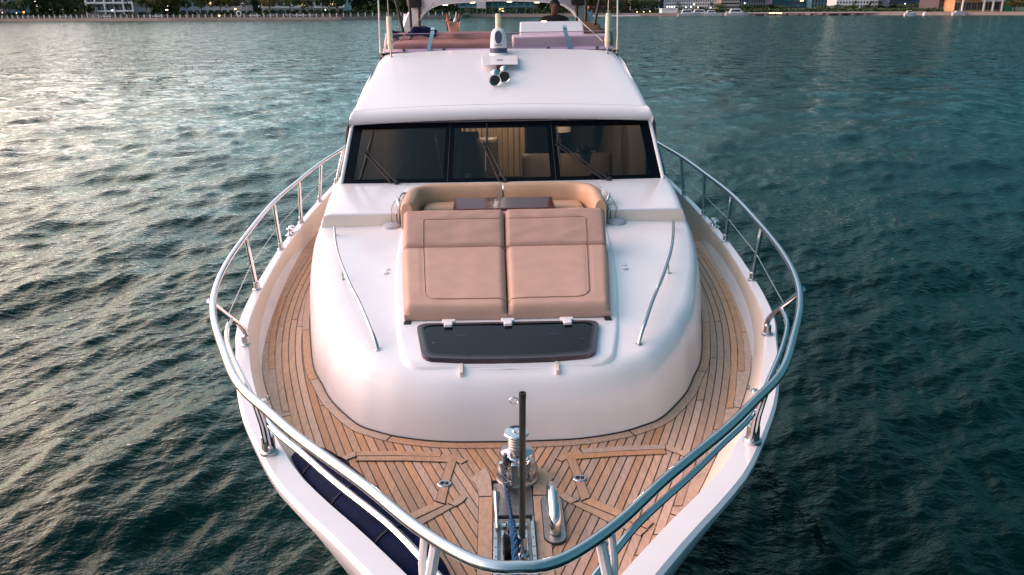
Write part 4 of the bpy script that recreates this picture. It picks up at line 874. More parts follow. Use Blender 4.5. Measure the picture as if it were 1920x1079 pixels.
for dx, dy, ang, mm in ((-.07, .02, -14, 'orange'), (.03, .0, 10, 'plastic'), (.08, .03, 16, 'orange'), (-.02, .05, -5, 'pole')):
    mb = MB(); mb.lathe([(.035, 0), (.036, .14), (.030, .17), (.013, .20), (.012, .26), (.014, .265), (.001, .27)], (-.78 + dx * .6, 14.35 + dy, 2.80), 12, (sin(radians(ang)), 0, 1)); obj('bottle', mb, mm, t)

# arch over the flybridge
t = thing('radar_arch', 'white curved arch with lit downlights spanning the flybridge', 'arch', (0, 16.2, 2.0))
ap = cat([(-1.80, 16.55, 2.35), (-1.72, 16.35, 2.75), (-1.56, 16.15, 3.05), (-1.30, 16.02, 3.25), (-.95, 15.95, 3.33), (0, 15.9, 3.37), (.95, 15.95, 3.33), (1.30, 16.02, 3.25), (1.56, 16.15, 3.05), (1.72, 16.35, 2.75), (1.80, 16.55, 2.35)], 60)
rows = []
for i, p in enumerate(ap):
    tg = ap[min(i + 1, 59)] - ap[max(i - 1, 0)]; tg /= np.linalg.norm(tg); n_ = np.array([-tg[2], 0, tg[0]]); n_ /= np.linalg.norm(n_)
    w_, d_ = .12, .28
    rows.append([tuple(p + n_ * a * w_ + np.array([0, 1, 0]) * b_ * d_) for a, b_ in ((-.8, -1), (-1, -.8), (-1, .8), (-.8, 1), (.8, 1), (1, .8), (1, -.8), (.8, -1))])
mb = MB(); mb.grid(rows, True); obj('arch_beam', mb, 'gel', t, smooth=50)
for x in (-1.0, -.45, .25, .75):
    i = int(np.argmin(abs(ap[:, 0] - x))); p = ap[i]; mb = MB(); mb.lathe([(.05, 0), (.045, .012), (.001, .014)], (p[0], p[1] - .1, p[2] - .121), 14, (0, 0, -1)); obj('downlight', mb, 'lampdisc', t)
for s in (1, -1):
    mb = MB(); rows = [[(s * (1.86 - .05 * k), 16.0 + .5 * u + .25 * k, 2.40 + .65 * k * (1 - .2 * u)) for u in (0, .5, 1)] for k in np.linspace(0, 1, 8)]; mb.grid(rows); o = obj('arch_fin', mb, 'gel', t, smooth=60); so = o.modifiers.new('thick', 'SOLIDIFY'); so.thickness = .09
    mb = MB(); mb.box((s * 1.52 - .16, 15.7, 3.16), (s * 1.52 + .10, 16.0, 3.32)); obj('arch_lamp', mb, 'rubber', t, bevel=.03)
t = thing('bimini_frame', 'dark bare awning poles rising on both sides of the flybridge', 'awning frame', (0, 15.5, 2.4))
for s in (1, -1):
    for (x0, y0, z0_, x1, y1, z1) in ((1.52, 14.9, 2.5, 1.78, 14.9, 3.9), (1.47, 15.4, 2.4, 1.49, 15.4, 3.9), (1.36, 15.8, 2.5, 1.34, 15.8, 3.9), (1.24, 15.5, 2.7, 1.28, 15.5, 3.9)):
        if x0 == 1.24: continue
        mb = MB(); mb.tube([(s * (x0 + .12), y0, z0_), (s * (x1 + .12), y1, z1)], .026, 10); obj('pole', mb, mat('brown_pole', (.055, .042, .034), .35, .4) if 'brown_pole' not in bpy.data.materials else bpy.data.materials['brown_pole'], t)
mb = MB(); mb.grid([[(x, y, 3.95 + .10 * cos(x * .8)) for x in np.linspace(-1.9, 1.9, 14)] for y in (14.85, 15.4, 15.9, 17.5)]); o = obj('awning', mb, 'navy', t); so = o.modifiers.new('thick', 'SOLIDIFY'); so.thickness = .02
for s, nm in ((-1, 'left'), (1, 'right')):
    mb = MB(); mb.tube([(s * 1.66, 13.42, 2.62), (s * 1.45, 14.3, 2.86), (s * 1.15, 15.4, 3.25)], .006, 6); tag(obj('guy_rope', mb, 'cord', None, base=(s * 1.6, 13.5, 2.6), boat=True), 'thin pale guy rope slanting up from the %s ivory antenna' % nm, 'rope', 'guy ropes')

# person at the flybridge helm
def person():
    t = thing('person', 'person in a black shirt seated at the flybridge helm, looking down', 'person', (1.02, 15.3, 2.02))
    V = {'pel': (1.02, 15.42, 2.45, .15), 'sp': (1.02, 15.40, 2.63, .150), 'ch': (1.02, 15.36, 2.78, .165), 'ch2': (1.02, 15.34, 2.86, .13), 'nk': (1.02, 15.32, 2.945, .062), 'hd0': (1.022, 15.28, 3.02, .078), 'hd1': (1.024, 15.265, 3.10, .092), 'hd2': (1.025, 15.28, 3.16, .066),
         'nose': (1.026, 15.165, 3.055, .014),
         'ls': (.81, 15.34, 2.86, .072), 'le': (.76, 15.20, 2.64, .05), 'lw': (.88, 14.96, 2.66, .035), 'lh': (.92, 14.88, 2.68, .034), 'rs': (1.23, 15.34, 2.86, .072), 're': (1.29, 15.20, 2.64, .05), 'rw': (1.18, 14.96, 2.66, .035), 'rh': (1.14, 14.88, 2.68, .034),
         'lk': (.92, 14.98, 2.46, .075), 'la': (.92, 14.96, 2.12, .05), 'lf': (.92, 14.86, 2.06, .04), 'rk': (1.12, 14.98, 2.46, .075), 'ra': (1.12, 14.96, 2.12, .05), 'rf': (1.12, 14.86, 2.06, .04)}
    V = {k: (v[0], v[1], v[2] + .06, v[3]) for k, v in V.items()}; K = list(V); E_ = [('pel', 'sp'), ('sp', 'ch'), ('ch', 'ch2'), ('ch2', 'nk'), ('nk', 'hd0'), ('hd0', 'hd1'), ('hd1', 'hd2'), ('ch2', 'ls'), ('ls', 'le'), ('le', 'lw'), ('lw', 'lh'), ('ch2', 'rs'), ('rs', 're'), ('re', 'rw'), ('rw', 'rh'), ('pel', 'lk'), ('lk', 'la'), ('la', 'lf'), ('pel', 'rk'), ('rk', 'ra'), ('ra', 'rf')]
    for sd_, hx in (('l', .92), ('r', 1.14)):
        for q in range(5):
            nmq = sd_ + 'f%d' % q; dx = (q - 2) * .017 * (1 if sd_ == 'l' else -1)
            V[nmq] = (hx + dx * 1.2, 14.86 - .03, 2.745, .009); V[nmq + 'b'] = (hx + dx * 1.5, 14.80 + .012 * abs(q - 2), 2.73, .0075); E_ += [(sd_ + 'h', nmq), (nmq, nmq + 'b')]
    E_ = [e for e in E_ if 'nose' not in e]; V.pop('nose'); K = list(V); b0 = BASE[t.name]
    me = bpy.data.meshes.new('body'); me.from_pydata([tuple(Vector(V[k][:3]) - b0) for k in K], [(K.index(a), K.index(c_)) for a, c_ in E_], [])
    o = bpy.data.objects.new('tmp', me); COL.objects.link(o)
    sk = o.modifiers.new('skin', 'SKIN'); sk.use_smooth_shade = True
    for i, k in enumerate(K): r = V[k][3]; me.skin_vertices[0].data[i].radius = (r * (1.15 if k in ('ch', 'sp', 'pel') else (.88 if k.startswith('hd') else 1)), r * (.8 if k in ('ch', 'sp', 'ch2') else 1))
    me.skin_vertices[0].data[0].use_root = True
    ss = o.modifiers.new('sub', 'SUBSURF'); ss.levels = 2; ss.render_levels = 2
    dg = bpy.context.evaluated_depsgraph_get(); m2 = bpy.data.meshes.new_from_object(o.evaluated_get(dg)); bpy.data.objects.remove(o)
    m2.materials.clear(); m2.name = 'body'
    body = obj('body', m2, ['blackcloth', 'skin'], t, smooth=0); m2.shade_smooth()
    for p in m2.polygons:
        c_ = p.center + b0; p.material_index = 1 if (c_.z > 2.99 or (c_.y < 15.08 and c_.z > 2.64)) else 0
    mb = MB(); mb.lathe([(.089, .0), (.094, .04), (.082, .085), (.05, .112), (.001, .12)], (1.024, 15.285, 3.145), 18, (0, .25, 1)); obj('hair', mb, 'hair', body, smooth=60)
    mb = MB(); mb.tube([(1.024, 15.185, 3.145), (1.024, 15.165, 3.11), (1.024, 15.185, 3.10)], [.008, .014, .008], 8)
    for s in (-1, 1): mb.lathe([(.012, -.006), (.022, 0), (.012, .008)], (1.024 + s * .083, 15.285, 3.13), 8, (s, 0, 0))
    obj('nose_and_ears', mb, 'skin', body)
    mb = MB()
    for s in (-1, 1): mb.lathe([(.001, -.01), (.012, 0), (.001, .008)], (1.024 + s * .032, 15.19, 3.142), 8, (0, -1, 0))
    mb.box((1.0, 15.188, 3.068), (1.048, 15.20, 3.074)); obj('eyes_and_mouth', mb, 'hair', body)
person()

# ================================================================== saloon seen through the windscreen
sal = MB()
sal.add([(-2.1, 10.9, -.3), (2.1, 10.9, -.3), (2.1, 17.6, -.3), (-2.1, 17.6, -.3)], [(0, 1, 2, 3)])
sal.add([(-2.1, 17.6, -.3), (2.1, 17.6, -.3), (2.05, 17.6, 1.9), (-2.05, 17.6, 1.9)], [(0, 1, 2, 3)])
for s in (1, -1): sal.add([(s * 2.1, 11.3, -.3), (s * 2.1, 17.6, -.3), (s * 2.02, 17.6, 1.75), (s * 2.02, 11.3, 1.70)], [(0, 1, 2, 3)])
sal.add([(-2.03, 11.12, 1.72), (2.03, 11.12, 1.72), (2.05, 17.6, 1.85), (-2.05, 17.6, 1.85)], [(0, 1, 2, 3)])
obj('saloon_lining', sal, 'interior', yacht, smooth=0)
mb = MB(); mb.box((-2.0, 10.81, .60), (2.0, 11.15, .86)); obj('inner_dashboard', mb, 'blackcloth', yacht, bevel=.03)
for (x, nm) in ((-1.18, 'left'), (-.52, 'right')):
    t = thing('pilot_chair', 'dark high-backed pilot chair inside the cabin, the %s one of two' % nm, 'chair', (x, 12.1, -.3), 'pilot chairs')
    mb = cushion([(x - .30, 12.25, .35), (x + .30, 12.25, .35), (x + .17, 12.40, 1.36), (x - .17, 12.40, 1.36)], .14, .14, (), 14, 14, nrm=Vector((0, -1, .1))); obj('backrest', mb, 'darkseat', t, smooth=70)
    mb = cushion([(x - .3, 11.75, .28), (x + .3, 11.75, .28), (x + .3, 12.3, .28), (x - .3, 12.3, .28)], .14, .06, (), 12, 12); obj('seat', mb, 'darkseat', t, smooth=70)
    mb = MB(); mb.tube([(x, 12.05, -.3), (x, 12.05, .3)], .06, 12); obj('post', mb, 'steel2', t)
t = thing('saloon_curtain', 'beige pleated curtain hanging at the back of the cabin', 'curtain', (.0, 15.6, -.3))
mb = MB(); mb.grid([[(-.75 + 1.25 * u, 15.6 + .035 * sin(u * 70), z) for u in np.linspace(0, 1, 160)] for z in (-.25, 1.8)]); obj('pleated_cloth', mb, 'curtain', t, smooth=80)
t = thing('wall_screen', 'dark screen panel high beside the curtain inside the cabin', 'screen', (.9, 15.5, .6))
mb = MB(); mb.box((.62, 15.5, 1.12), (1.35, 15.56, 1.62)); obj('panel', mb, 'darkseat', t, bevel=.02)
t = thing('table_lamp', 'cream shaded lamp standing inside the cabin behind the right wiper', 'lamp', (.95, 13.9, .3))
mb = MB(); mb.lathe([(.19, .0), (.17, .36)], (1.02, 13.9, 1.12), 24); obj('lamp_shade', mb, 'shade', t)
mb = MB(); mb.tube([(1.02, 13.9, .55), (1.02, 13.9, 1.2)], .02, 10); mb.lathe([(.09, 0), (.08, .03), (.02, .05)], (1.02, 13.9, .52), 14); obj('stem', mb, 'steel2', t)
t = thing('saloon_sofa', 'pale tan sofa inside the cabin behind the right window pane', 'sofa', (1.2, 13, -.3))
mb = cushion([(.35, 12.7, .12), (1.9, 12.7, .12), (1.9, 13.6, .12), (.35, 13.6, .12)], .2, .08, (), 14, 12); obj('seat', mb, 'paleseat', t, smooth=70)
mb = cushion([(.35, 13.55, .25), (1.9, 13.55, .25), (1.9, 13.75, .75), (.35, 13.75, .75)], .18, .08, (), 14, 12); obj('backrest', mb, 'paleseat', t, smooth=70)
mb = cushion([(1.3, 12.05, .35), (1.62, 12.05, .35), (1.62, 12.15, .75), (1.3, 12.15, .75)], .1, .06, (), 10, 10); obj('scatter_cushion', mb, 'paleseat', t, smooth=70)
t = thing('saloon_table', 'low wooden table inside the cabin with pale top', 'table', (.6, 12.2, -.3))
mb = MB(); mb.box((.35, 11.85, .52), (1.0, 12.45, .57)); obj('tabletop', mb, 'cabinwood', t, bevel=.01)
mb = MB(); mb.tube([(.68, 12.15, -.3), (.68, 12.15, .52)], .06, 12); obj('pedestal', mb, 'steel2', t)
t = thing('saloon_chair', 'pale high-backed armchair inside the cabin behind the middle pane', 'armchair', (-.35, 14, -.3))
mb = cushion([(-.62, 13.7, .1), (-.05, 13.7, .1), (-.05, 14.3, .1), (-.62, 14.3, .1)], .16, .06, (), 12, 12); obj('seat', mb, 'paleseat', t, smooth=70)
mb = cushion([(-.62, 14.25, .2), (-.05, 14.25, .2), (-.05, 14.4, .95), (-.62, 14.4, .95)], .16, .08, (), 12, 12); obj('backrest', mb, 'paleseat', t, smooth=70)
t = thing('teal_cup', 'small teal cup on the dashboard behind the middle pane', 'cup', (-.45, 11.0, .9))
mb = MB(); mb.lathe([(.035, 0), (.042, .13), (.038, .13), (.03, .01), (.001, .01)], (-.47, 10.98, .86), 14); obj('cup', mb, 'tealplastic', t)
mb = MB(); mb.box((-.75, 10.86, .862), (-.5, 10.92, .875)); tag(obj('chart', mb, 'tealplastic', None, base=(-.6, 10.9, .9), boat=True), 'thin teal chart card lying on the cabin dashboard', 'card')
t = thing('potted_plant', 'dark leafy plant in a pale pot inside the cabin on the right', 'plant', (1.35, 12.6, .3))
mb = MB(); mb.lathe([(.001, 0), (.07, 0), (.09, .16), (.08, .16), (.001, .14)], (1.35, 12.75, .75), 16); obj('pot', mb, 'paleseat', t)
mb = MB(); g = np.random.default_rng(3)
for k in range(40):
    a = g.uniform(0, 2 * pi); e = g.uniform(.2, 1.2); d_ = Vector((cos(a) * cos(e), sin(a) * cos(e), sin(e))); p0 = Vector((1.35, 12.75, .9)); sdv = d_.orthogonal().normalized() * .025; l_ = g.uniform(.10, .26)
    mb.add([p0, p0 + d_ * l_ * .5 + sdv, p0 + d_ * l_, p0 + d_ * l_ * .5 - sdv], [(0, 1, 2, 3)])
obj('leaves', mb, 'darkseat', t, smooth=0, fix=False)
# lit ceiling lamps of the saloon
for i, (x, y) in enumerate(((.9, 12.9), (-.1, 14.6))):
    t = thing('cabin_ceiling_lamp', 'round warm ceiling lamp inside the lit cabin, %s' % ('over the pale sofa', 'before the curtain')[i], 'lamp', (x, y, 1.74), 'cabin ceiling lamps')
    mb = MB(); mb.lathe([(.07, 0), (.06, -.012), (.001, -.014)], (x, y, 1.755), 16); obj('lens', mb, 'lampw', t)
    ld = bpy.data.lights.new('cabin_bulb', 'POINT'); ld.energy = (20, 60)[i]; ld.color = (1, .72, .44); ld.shadow_soft_size = .07
    lo = bpy.data.objects.new('bulb', ld); COL.objects.link(lo); lo.parent = t; lo.location = (0, 0, -.06)

# ================================================================== the far shore
def mrnd(name, col, rough=.7, var=.15, vscale=.3, **k): M[name] = mat(name, col, rough, var=var, vscale=vscale, **k); return name
mrnd('concrete', (.30, .25, .22), .8); mrnd('grass', (.035, .055, .02), .9, .4, .2); mrnd('wallwhite', (.80, .79, .80), .7, .08); mrnd('wallgrey', (.45, .45, .50), .7); mrnd('wallbeige', (.46, .38, .31), .7)
mrnd('wallorange', (.50, .27, .12), .7); mrnd('wallred', (.30, .08, .06), .7); mrnd('wallteal', (.10, .22, .26), .5); mrnd('wallnavy', (.035, .055, .10), .5); mrnd('wallbrown', (.07, .05, .055), .7)
mrnd('postwhite', (.82, .80, .78), .6); mrnd('trunk', (.10, .07, .05), .9); mrnd('palmtrunk', (.16, .13, .10), .9); mrnd('net', (.02, .18, .10), .8); mrnd('turquoise', (.14, .38, .38), .6); mrnd('awningblue', (.02, .12, .24), .7)
M['farglass'] = mat('far_window_glass', (.03, .045, .07), .15, var=.4, vscale=.5); M['farteal'] = mat('far_teal_glass', (.03, .13, .16), .15, var=.5, vscale=.4)
M['litwarm'] = mat('lit_warm', (.8, .6, .3), .5, emit=(1, .62, .25), estr=5); M['litwhite'] = mat('lit_white', (.8, .8, .8), .5, emit=(1, .92, .78), estr=5); M['litorange'] = mat('lit_orange', (.8, .4, .1), .5, emit=(1, .38, .06), estr=4)
M['litwindow'] = mat('lit_window', (.6, .5, .3), .5, emit=(1, .72, .35), estr=1.2)
for k, c_ in (('carwhite', (.6, .6, .62)), ('cardark', (.02, .035, .07)), ('carsilver', (.28, .29, .31)), ('carred', (.25, .03, .03))): M[k] = mat(k, c_, .25, var=.05, coat=.6)
def leafmat(name, c1, c2):
    m, n, l, b = nt(name); b.inputs['Roughness'].default_value = .75; b.inputs['Specular IOR Level'].default_value = .2
    g = n.new('ShaderNodeNewGeometry'); r = n.new('ShaderNodeValToRGB'); r.color_ramp.elements[0].color = (*c1, 1); r.color_ramp.elements[1].color = (*c2, 1)
    l.new(g.outputs['Random Per Island'], r.inputs[0]); l.new(r.outputs[0], b.inputs['Base Color']); M[name] = m
leafmat('leafdark', (.016, .034, .010), (.060, .095, .028)); leafmat('leafgreen', (.030, .058, .012), (.11, .16, .035)); leafmat('leafolive', (.05, .056, .012), (.17, .15, .036)); leafmat('leafpalm', (.012, .024, .010), (.05, .07, .03))
ZG = 1.1      # height of the quay above the water
def cx(px, d): return (px - 960) / 1500.0 * d          # lateral position of a column at distance d
SH = [(-420, 372), (-213.9, 354.4), (-132.7, 330.3), (-64, 320.6), (-18.7, 335), (-17.9, 365), (32.2, 353), (46.6, 352), (70.7, 345), (116.7, 339.3), (146.4, 319.7), (181, 296.8), (420, 190)]
def shy(x): return float(np.interp(x, [p[0] for p in SH], [p[1] for p in SH]))
g_ = MB(); near = [(x, y, ZG) for x, y in SH]; far = [(-3500, 2500, ZG)] + [(x * 8, 2500, ZG) for x, y in SH[1:-1]] + [(3500, 2500, ZG)]
g_.grid([near, far]); go = obj('ground', g_, 'grass', None, smooth=0); go['kind'] = 'structure'
w_ = MB(); w_.grid([[(x, y - .15, -1.5) for x, y in SH], [(x, y - .15, ZG + .12) for x, y in SH], [(x, y + .5, ZG + .12) for x, y in SH], [(x, y + .5, ZG - .2) for x, y in SH]])
so_ = obj('quay_wall', w_, 'concrete', None, smooth=0); tag(so_, 'long low brownish concrete quay wall along the far waterline', 'quay wall')
r_w = MB(); r_w.grid([[(x, y + 4, ZG + .02) for x, y in SH[:5]], [(x, y + 11, ZG + .02) for x, y in SH[:5]]]); ro_ = obj('road', r_w, mat('asphalt', (.05, .05, .052), .9, var=.2, vscale=.5), None, smooth=0); ro_['kind'] = 'structure'
# railing with white posts along the left quay
rt_ = thing('quay_railing', 'row of short white posts with rails along the left quay', 'railing', (-130, 331, ZG), boat=False)
pm = MB(); pm.box((-.17, -.17, 0), (.17, .17, 1.25)); pm.box((-.21, -.21, 1.25), (.21, .21, 1.36)); pmesh = pm.mesh('post'); fixn(pmesh); pmesh.materials.append(M['postwhite'])
x = -236.0
while x < -20:
    o = bpy.data.objects.new('post', pmesh); COL.objects.link(o); o.parent = rt_; o.location = Vector((x, shy(x) + .2, ZG + .1)) - Vector((-130, 331, ZG)); x += 2.62
for zz in (.45, .9):
    mb = MB(); mb.tube([(xx, shy(xx) + .2, ZG + zz) for xx in np.linspace(-236, -20, 60)], .05, 5); obj('rail', mb, 'concrete', rt_)

# --- trees
def crown_mesh(name, seed, lobes, n, size, m):
    g = np.random.default_rng(seed); mb = MB()
    L = [(Vector((g.normal(0, .32), g.normal(0, .32), g.uniform(.25, .95))), g.uniform(.28, .5)) for _ in range(lobes)]
    for k in range(n):
        c_, r = L[g.integers(lobes)]; d_ = Vector(g.normal(0, 1, 3)).normalized(); p = c_ + d_ * r * (g.uniform(.55, 1.0) ** .5); p.z = max(p.z, .02)
        a = Vector(g.normal(0, 1, 3)).normalized(); b_ = a.orthogonal().normalized(); s_ = size * g.uniform(.6, 1.5)
        mb.add([p - a * s_, p + b_ * s_ * .6, p + a * s_, p - b_ * s_ * .6], [(0, 1, 2, 3)])
    me = mb.mesh(name); me.materials.append(M[m]); return me
CM = {}
for m in ('leafdark', 'leafgreen', 'leafolive'):
    CM[m] = [crown_mesh('crown', 10 * i + len(m), 9 + i, 1500, .055, m) for i in range(2)]
def trunk_mesh(seed):
    g = np.random.default_rng(seed); mb = MB(); mb.tube([(0, 0, 0), (.02, .01, .3), (-.01, .0, .62)], [.035, .028, .022], 7)
    for k in range(5):
        a = g.uniform(0, 2 * pi); mb.tube([(0, 0, .35 + .05 * k), (.14 * cos(a), .14 * sin(a), .55 + .05 * k), (.26 * cos(a), .26 * sin(a), .75 + .05 * k)], [.018, .012, .006], 5)
    me = mb.mesh('trunk'); fixn(me); me.materials.append(M['trunk']); return me
TM = [trunk_mesh(1), trunk_mesh(2)]
ORD = ['first', 'second', 'third', 'fourth', 'fifth', 'sixth', 'seventh', 'eighth', 'ninth', 'tenth', 'eleventh', 'twelfth', 'thirteenth', 'fourteenth', 'fifteenth', 'sixteenth', 'seventeenth', 'eighteenth', 'nineteenth', 'twentieth', 'twenty-first', 'twenty-second']
random.seed(21)
def tree(px, d, h, w, m, label, group='trees on the far shore', base=.30):
    x = cx(px, d); t = bpy.data.objects.new('tree', None); COL.objects.link(t); t.location = (x, d, ZG); tag(t, label, 'tree', group)
    rz_ = random.uniform(0, 6)
    a = bpy.data.objects.new('trunk', random.choice(TM)); COL.objects.link(a); a.parent = t; a.scale = (h * .62, h * .62, h * .95); a.rotation_euler.z = rz_
    c_ = bpy.data.objects.new('crown', random.choice(CM[m])); COL.objects.link(c_); c_.parent = t; c_.location = (0, 0, h * base); c_.scale = (w, w, h * (1 - base) * .80); c_.rotation_euler.z = rz_
    return t
def palm_mesh(seed):
    g = np.random.default_rng(seed); mb = MB()
    for k in range(22):
        a = g.uniform(0, 2 * pi); e = g.uniform(-.2, 1.2); ln = g.uniform(.85, 1.15); prev = Vector(); up = e
        for q in range(4):
            d_ = Vector((cos(a) * cos(up), sin(a) * cos(up), sin(up))) * ln * .28; nx = prev + d_; sd_ = Vector((-sin(a), cos(a), 0)) * (.13 - .025 * q)
            mb.add([prev - sd_, prev + sd_, nx + sd_ * .8 + Vector((0, 0, -.05)), nx - sd_ * .8 + Vector((0, 0, -.05))], [(0, 1, 2, 3)]); prev = nx; up -= .5
    me = mb.mesh('crown'); me.materials.append(M['leafpalm']); return me
PM = [palm_mesh(1), palm_mesh(2)]
pt = MB(); pt.tube([(0, 0, 0), (.01, 0, .5), (.0, .01, 1)], [.03, .02, .017], 7); ptm = pt.mesh('trunk'); fixn(ptm); ptm.materials.append(M['palmtrunk'])
def palm(px, d, h, label, r=2.0):
    x = cx(px, d); t = bpy.data.objects.new('palm_tree', None); COL.objects.link(t); t.location = (x, d, ZG); tag(t, label, 'palm tree', 'palm trees on the far shore')
    a = bpy.data.objects.new('trunk', ptm); COL.objects.link(a); a.parent = t; a.scale = (7, 7, h)
    c_ = bpy.data.objects.new('crown', random.choice(PM)); COL.objects.link(c_); c_.parent = t; c_.location = (0, 0, h - .2); c_.scale = (r, r, r); c_.rotation_euler.z = random.uniform(0, 6)
# left bank, broadleaf trees in order from the left frame edge
LT = [(-14, 368, 11, 6, 'leafdark'), (12, 372, 12, 6, 'leafdark'), (30, 362, 7, 4, 'leafdark'), (52, 376, 10, 5, 'leafgreen'), (88, 370, 9, 5, 'leafdark'), (112, 366, 11, 6.5, 'leafgreen'), (140, 368, 12, 7, 'leafdark'), (166, 364, 12, 7, 'leafdark'), (190, 362, 12, 6, 'leafdark'), (214, 352, 6, 3, 'leafdark'),
      (318, 352, 10, 6, 'leafgreen'), (345, 348, 11, 7.5, 'leafolive'), (372, 350, 10, 6.5, 'leafolive'), (415, 347, 11, 7, 'leafgreen'), (448, 345, 11, 7, 'leafolive'), (476, 345, 11, 7.5, 'leafolive'), (508, 350, 13, 6, 'leafdark'), (536, 343, 10, 6, 'leafolive'), (572, 342, 10, 6, 'leafgreen'), (602, 342, 9, 4, 'leafdark'), (630, 340, 10, 6, 'leafgreen'), (656, 340, 11, 6.5, 'leafdark')]
LT = LT[:22]
KIND = {'leafdark': 'dark rounded', 'leafgreen': 'green spreading', 'leafolive': 'olive lit'}
for i, (px, d, h_, w_, m) in enumerate(LT): tree(px, d, h_, w_, m, '%s broadleaf tree on the left quay, %s from the left edge' % (KIND[m], ORD[i]))
for i, px in enumerate((690, 720, 752, 772, 795, 818, 842, 862)): tree(px, 352 + 4 * (i % 3), 11, 5.5, 'leafgreen' if i % 2 else 'leafdark', '%s broadleaf tree on the quay behind the arch, %s from its left leg' % ('green' if i % 2 else 'dark', ORD[i]))
for i, px in enumerate((1010, 1032, 1062, 1082, 1104, 1128, 1150, 1172, 1192, 1212)): tree(px, 366 + 3 * (i % 3), 8.5 if px < 1150 else 6.5, 5, 'leafdark', 'dark squat tree on the right bank, %s right of the glass block' % ORD[i])
for i, (px, d, h_) in enumerate(((1252, 372, 2.6), (1300, 372, 2.4), (1336, 368, 4.0), (1378, 368, 3.4), (1402, 368, 3.2), (1424, 368, 3.2), (1440, 366, 3.0), (1518, 362, 2.6), (1538, 360, 3.0), (1562, 362, 2.8), (1594, 358, 2.6), (1620, 356, 2.4), (1640, 355, 2.6), (1662, 352, 3.0), (1684, 350, 4), (1702, 348, 4.6))):
    tree(px, d, h_, 4.2, 'leafdark', 'low dark tree along the right promenade, %s counted from the white hotel' % ORD[i])
for i, (px, d, h_, m) in enumerate(((1856, 322, 9, 'leafgreen'), (1880, 324, 10, 'leafgreen'), (1904, 322, 10, 'leafolive'), (1930, 318, 10, 'leafgreen'), (1862, 312, 4, 'leafolive'))):
    tree(px, d, h_, 6, m, '%s tree by the right frame edge beyond the turquoise fence, %s of that clump' % ('olive' if m == 'leafolive' else 'bright green', ORD[i]))
for i, (px, d, h_) in enumerate(((66, 362, 5), (98, 360, 5.5), (152, 358, 6), (170, 358, 5), (206, 350, 5.5), (228, 348, 5), (262, 347, 5), (286, 347, 5.5), (322, 346, 5.5), (604, 338, 5.5), (640, 338, 5))): palm(px, d, h_, 'small palm on the left quay, %s from the left edge' % ORD[i])
for i, px in enumerate((888, 930, 952, 972, 988, 1002)): palm(px, 372, 6.5, 'slender palm before the teal glass block, %s from its left' % ORD[i])
for i, px in enumerate((1258, 1316, 1572, 1600, 1616, 1636)): palm(px, 366, 3.6, 'small palm on the right promenade, %s counted from the hotel' % ORD[i])
# hedge and undergrowth behind the quay: one green mass
hb = MB(); g = np.random.default_rng(5)
for k in range(9000):
    px = g.uniform(-60, 1730); d = shy(cx(px, 345)) + g.uniform(16, 22); z = ZG + g.uniform(0, 2.4 if px < 1220 else 1.3) ** .9
    if 1225 < px < 1270: continue
    p = Vector((cx(px, d), d, z)); a = Vector(g.normal(0, 1, 3)).normalized(); b_ = a.orthogonal(); s_ = g.uniform(.25, .6); hb.add([p - a * s_, p + b_ * s_ * .7, p + a * s_, p - b_ * s_ * .7], [(0, 1, 2, 3)])
ho_ = obj('undergrowth', hb, 'leafdark', None, smooth=0, fix=False); ho_['kind'] = 'stuff'; ho_['label'] = 'dark continuous undergrowth behind the far quay'
hb = MB()
for k in range(17000):
    px = g.uniform(-250, 1080); d = g.uniform(430, 455); z = ZG + g.uniform(0, 15)
    p = Vector((cx(px, d), d, z)); a = Vector(g.normal(0, 1, 3)).normalized(); b_ = a.orthogonal(); s_ = g.uniform(.6, 1.6); hb.add([p - a * s_, p + b_ * s_ * .7, p + a * s_, p - b_ * s_ * .7], [(0, 1, 2, 3)])
ho_ = obj('tree_belt', hb, 'leafdark', None, smooth=0, fix=False); ho_['kind'] = 'stuff'; ho_['label'] = 'dark belt of woodland behind the waterfront'

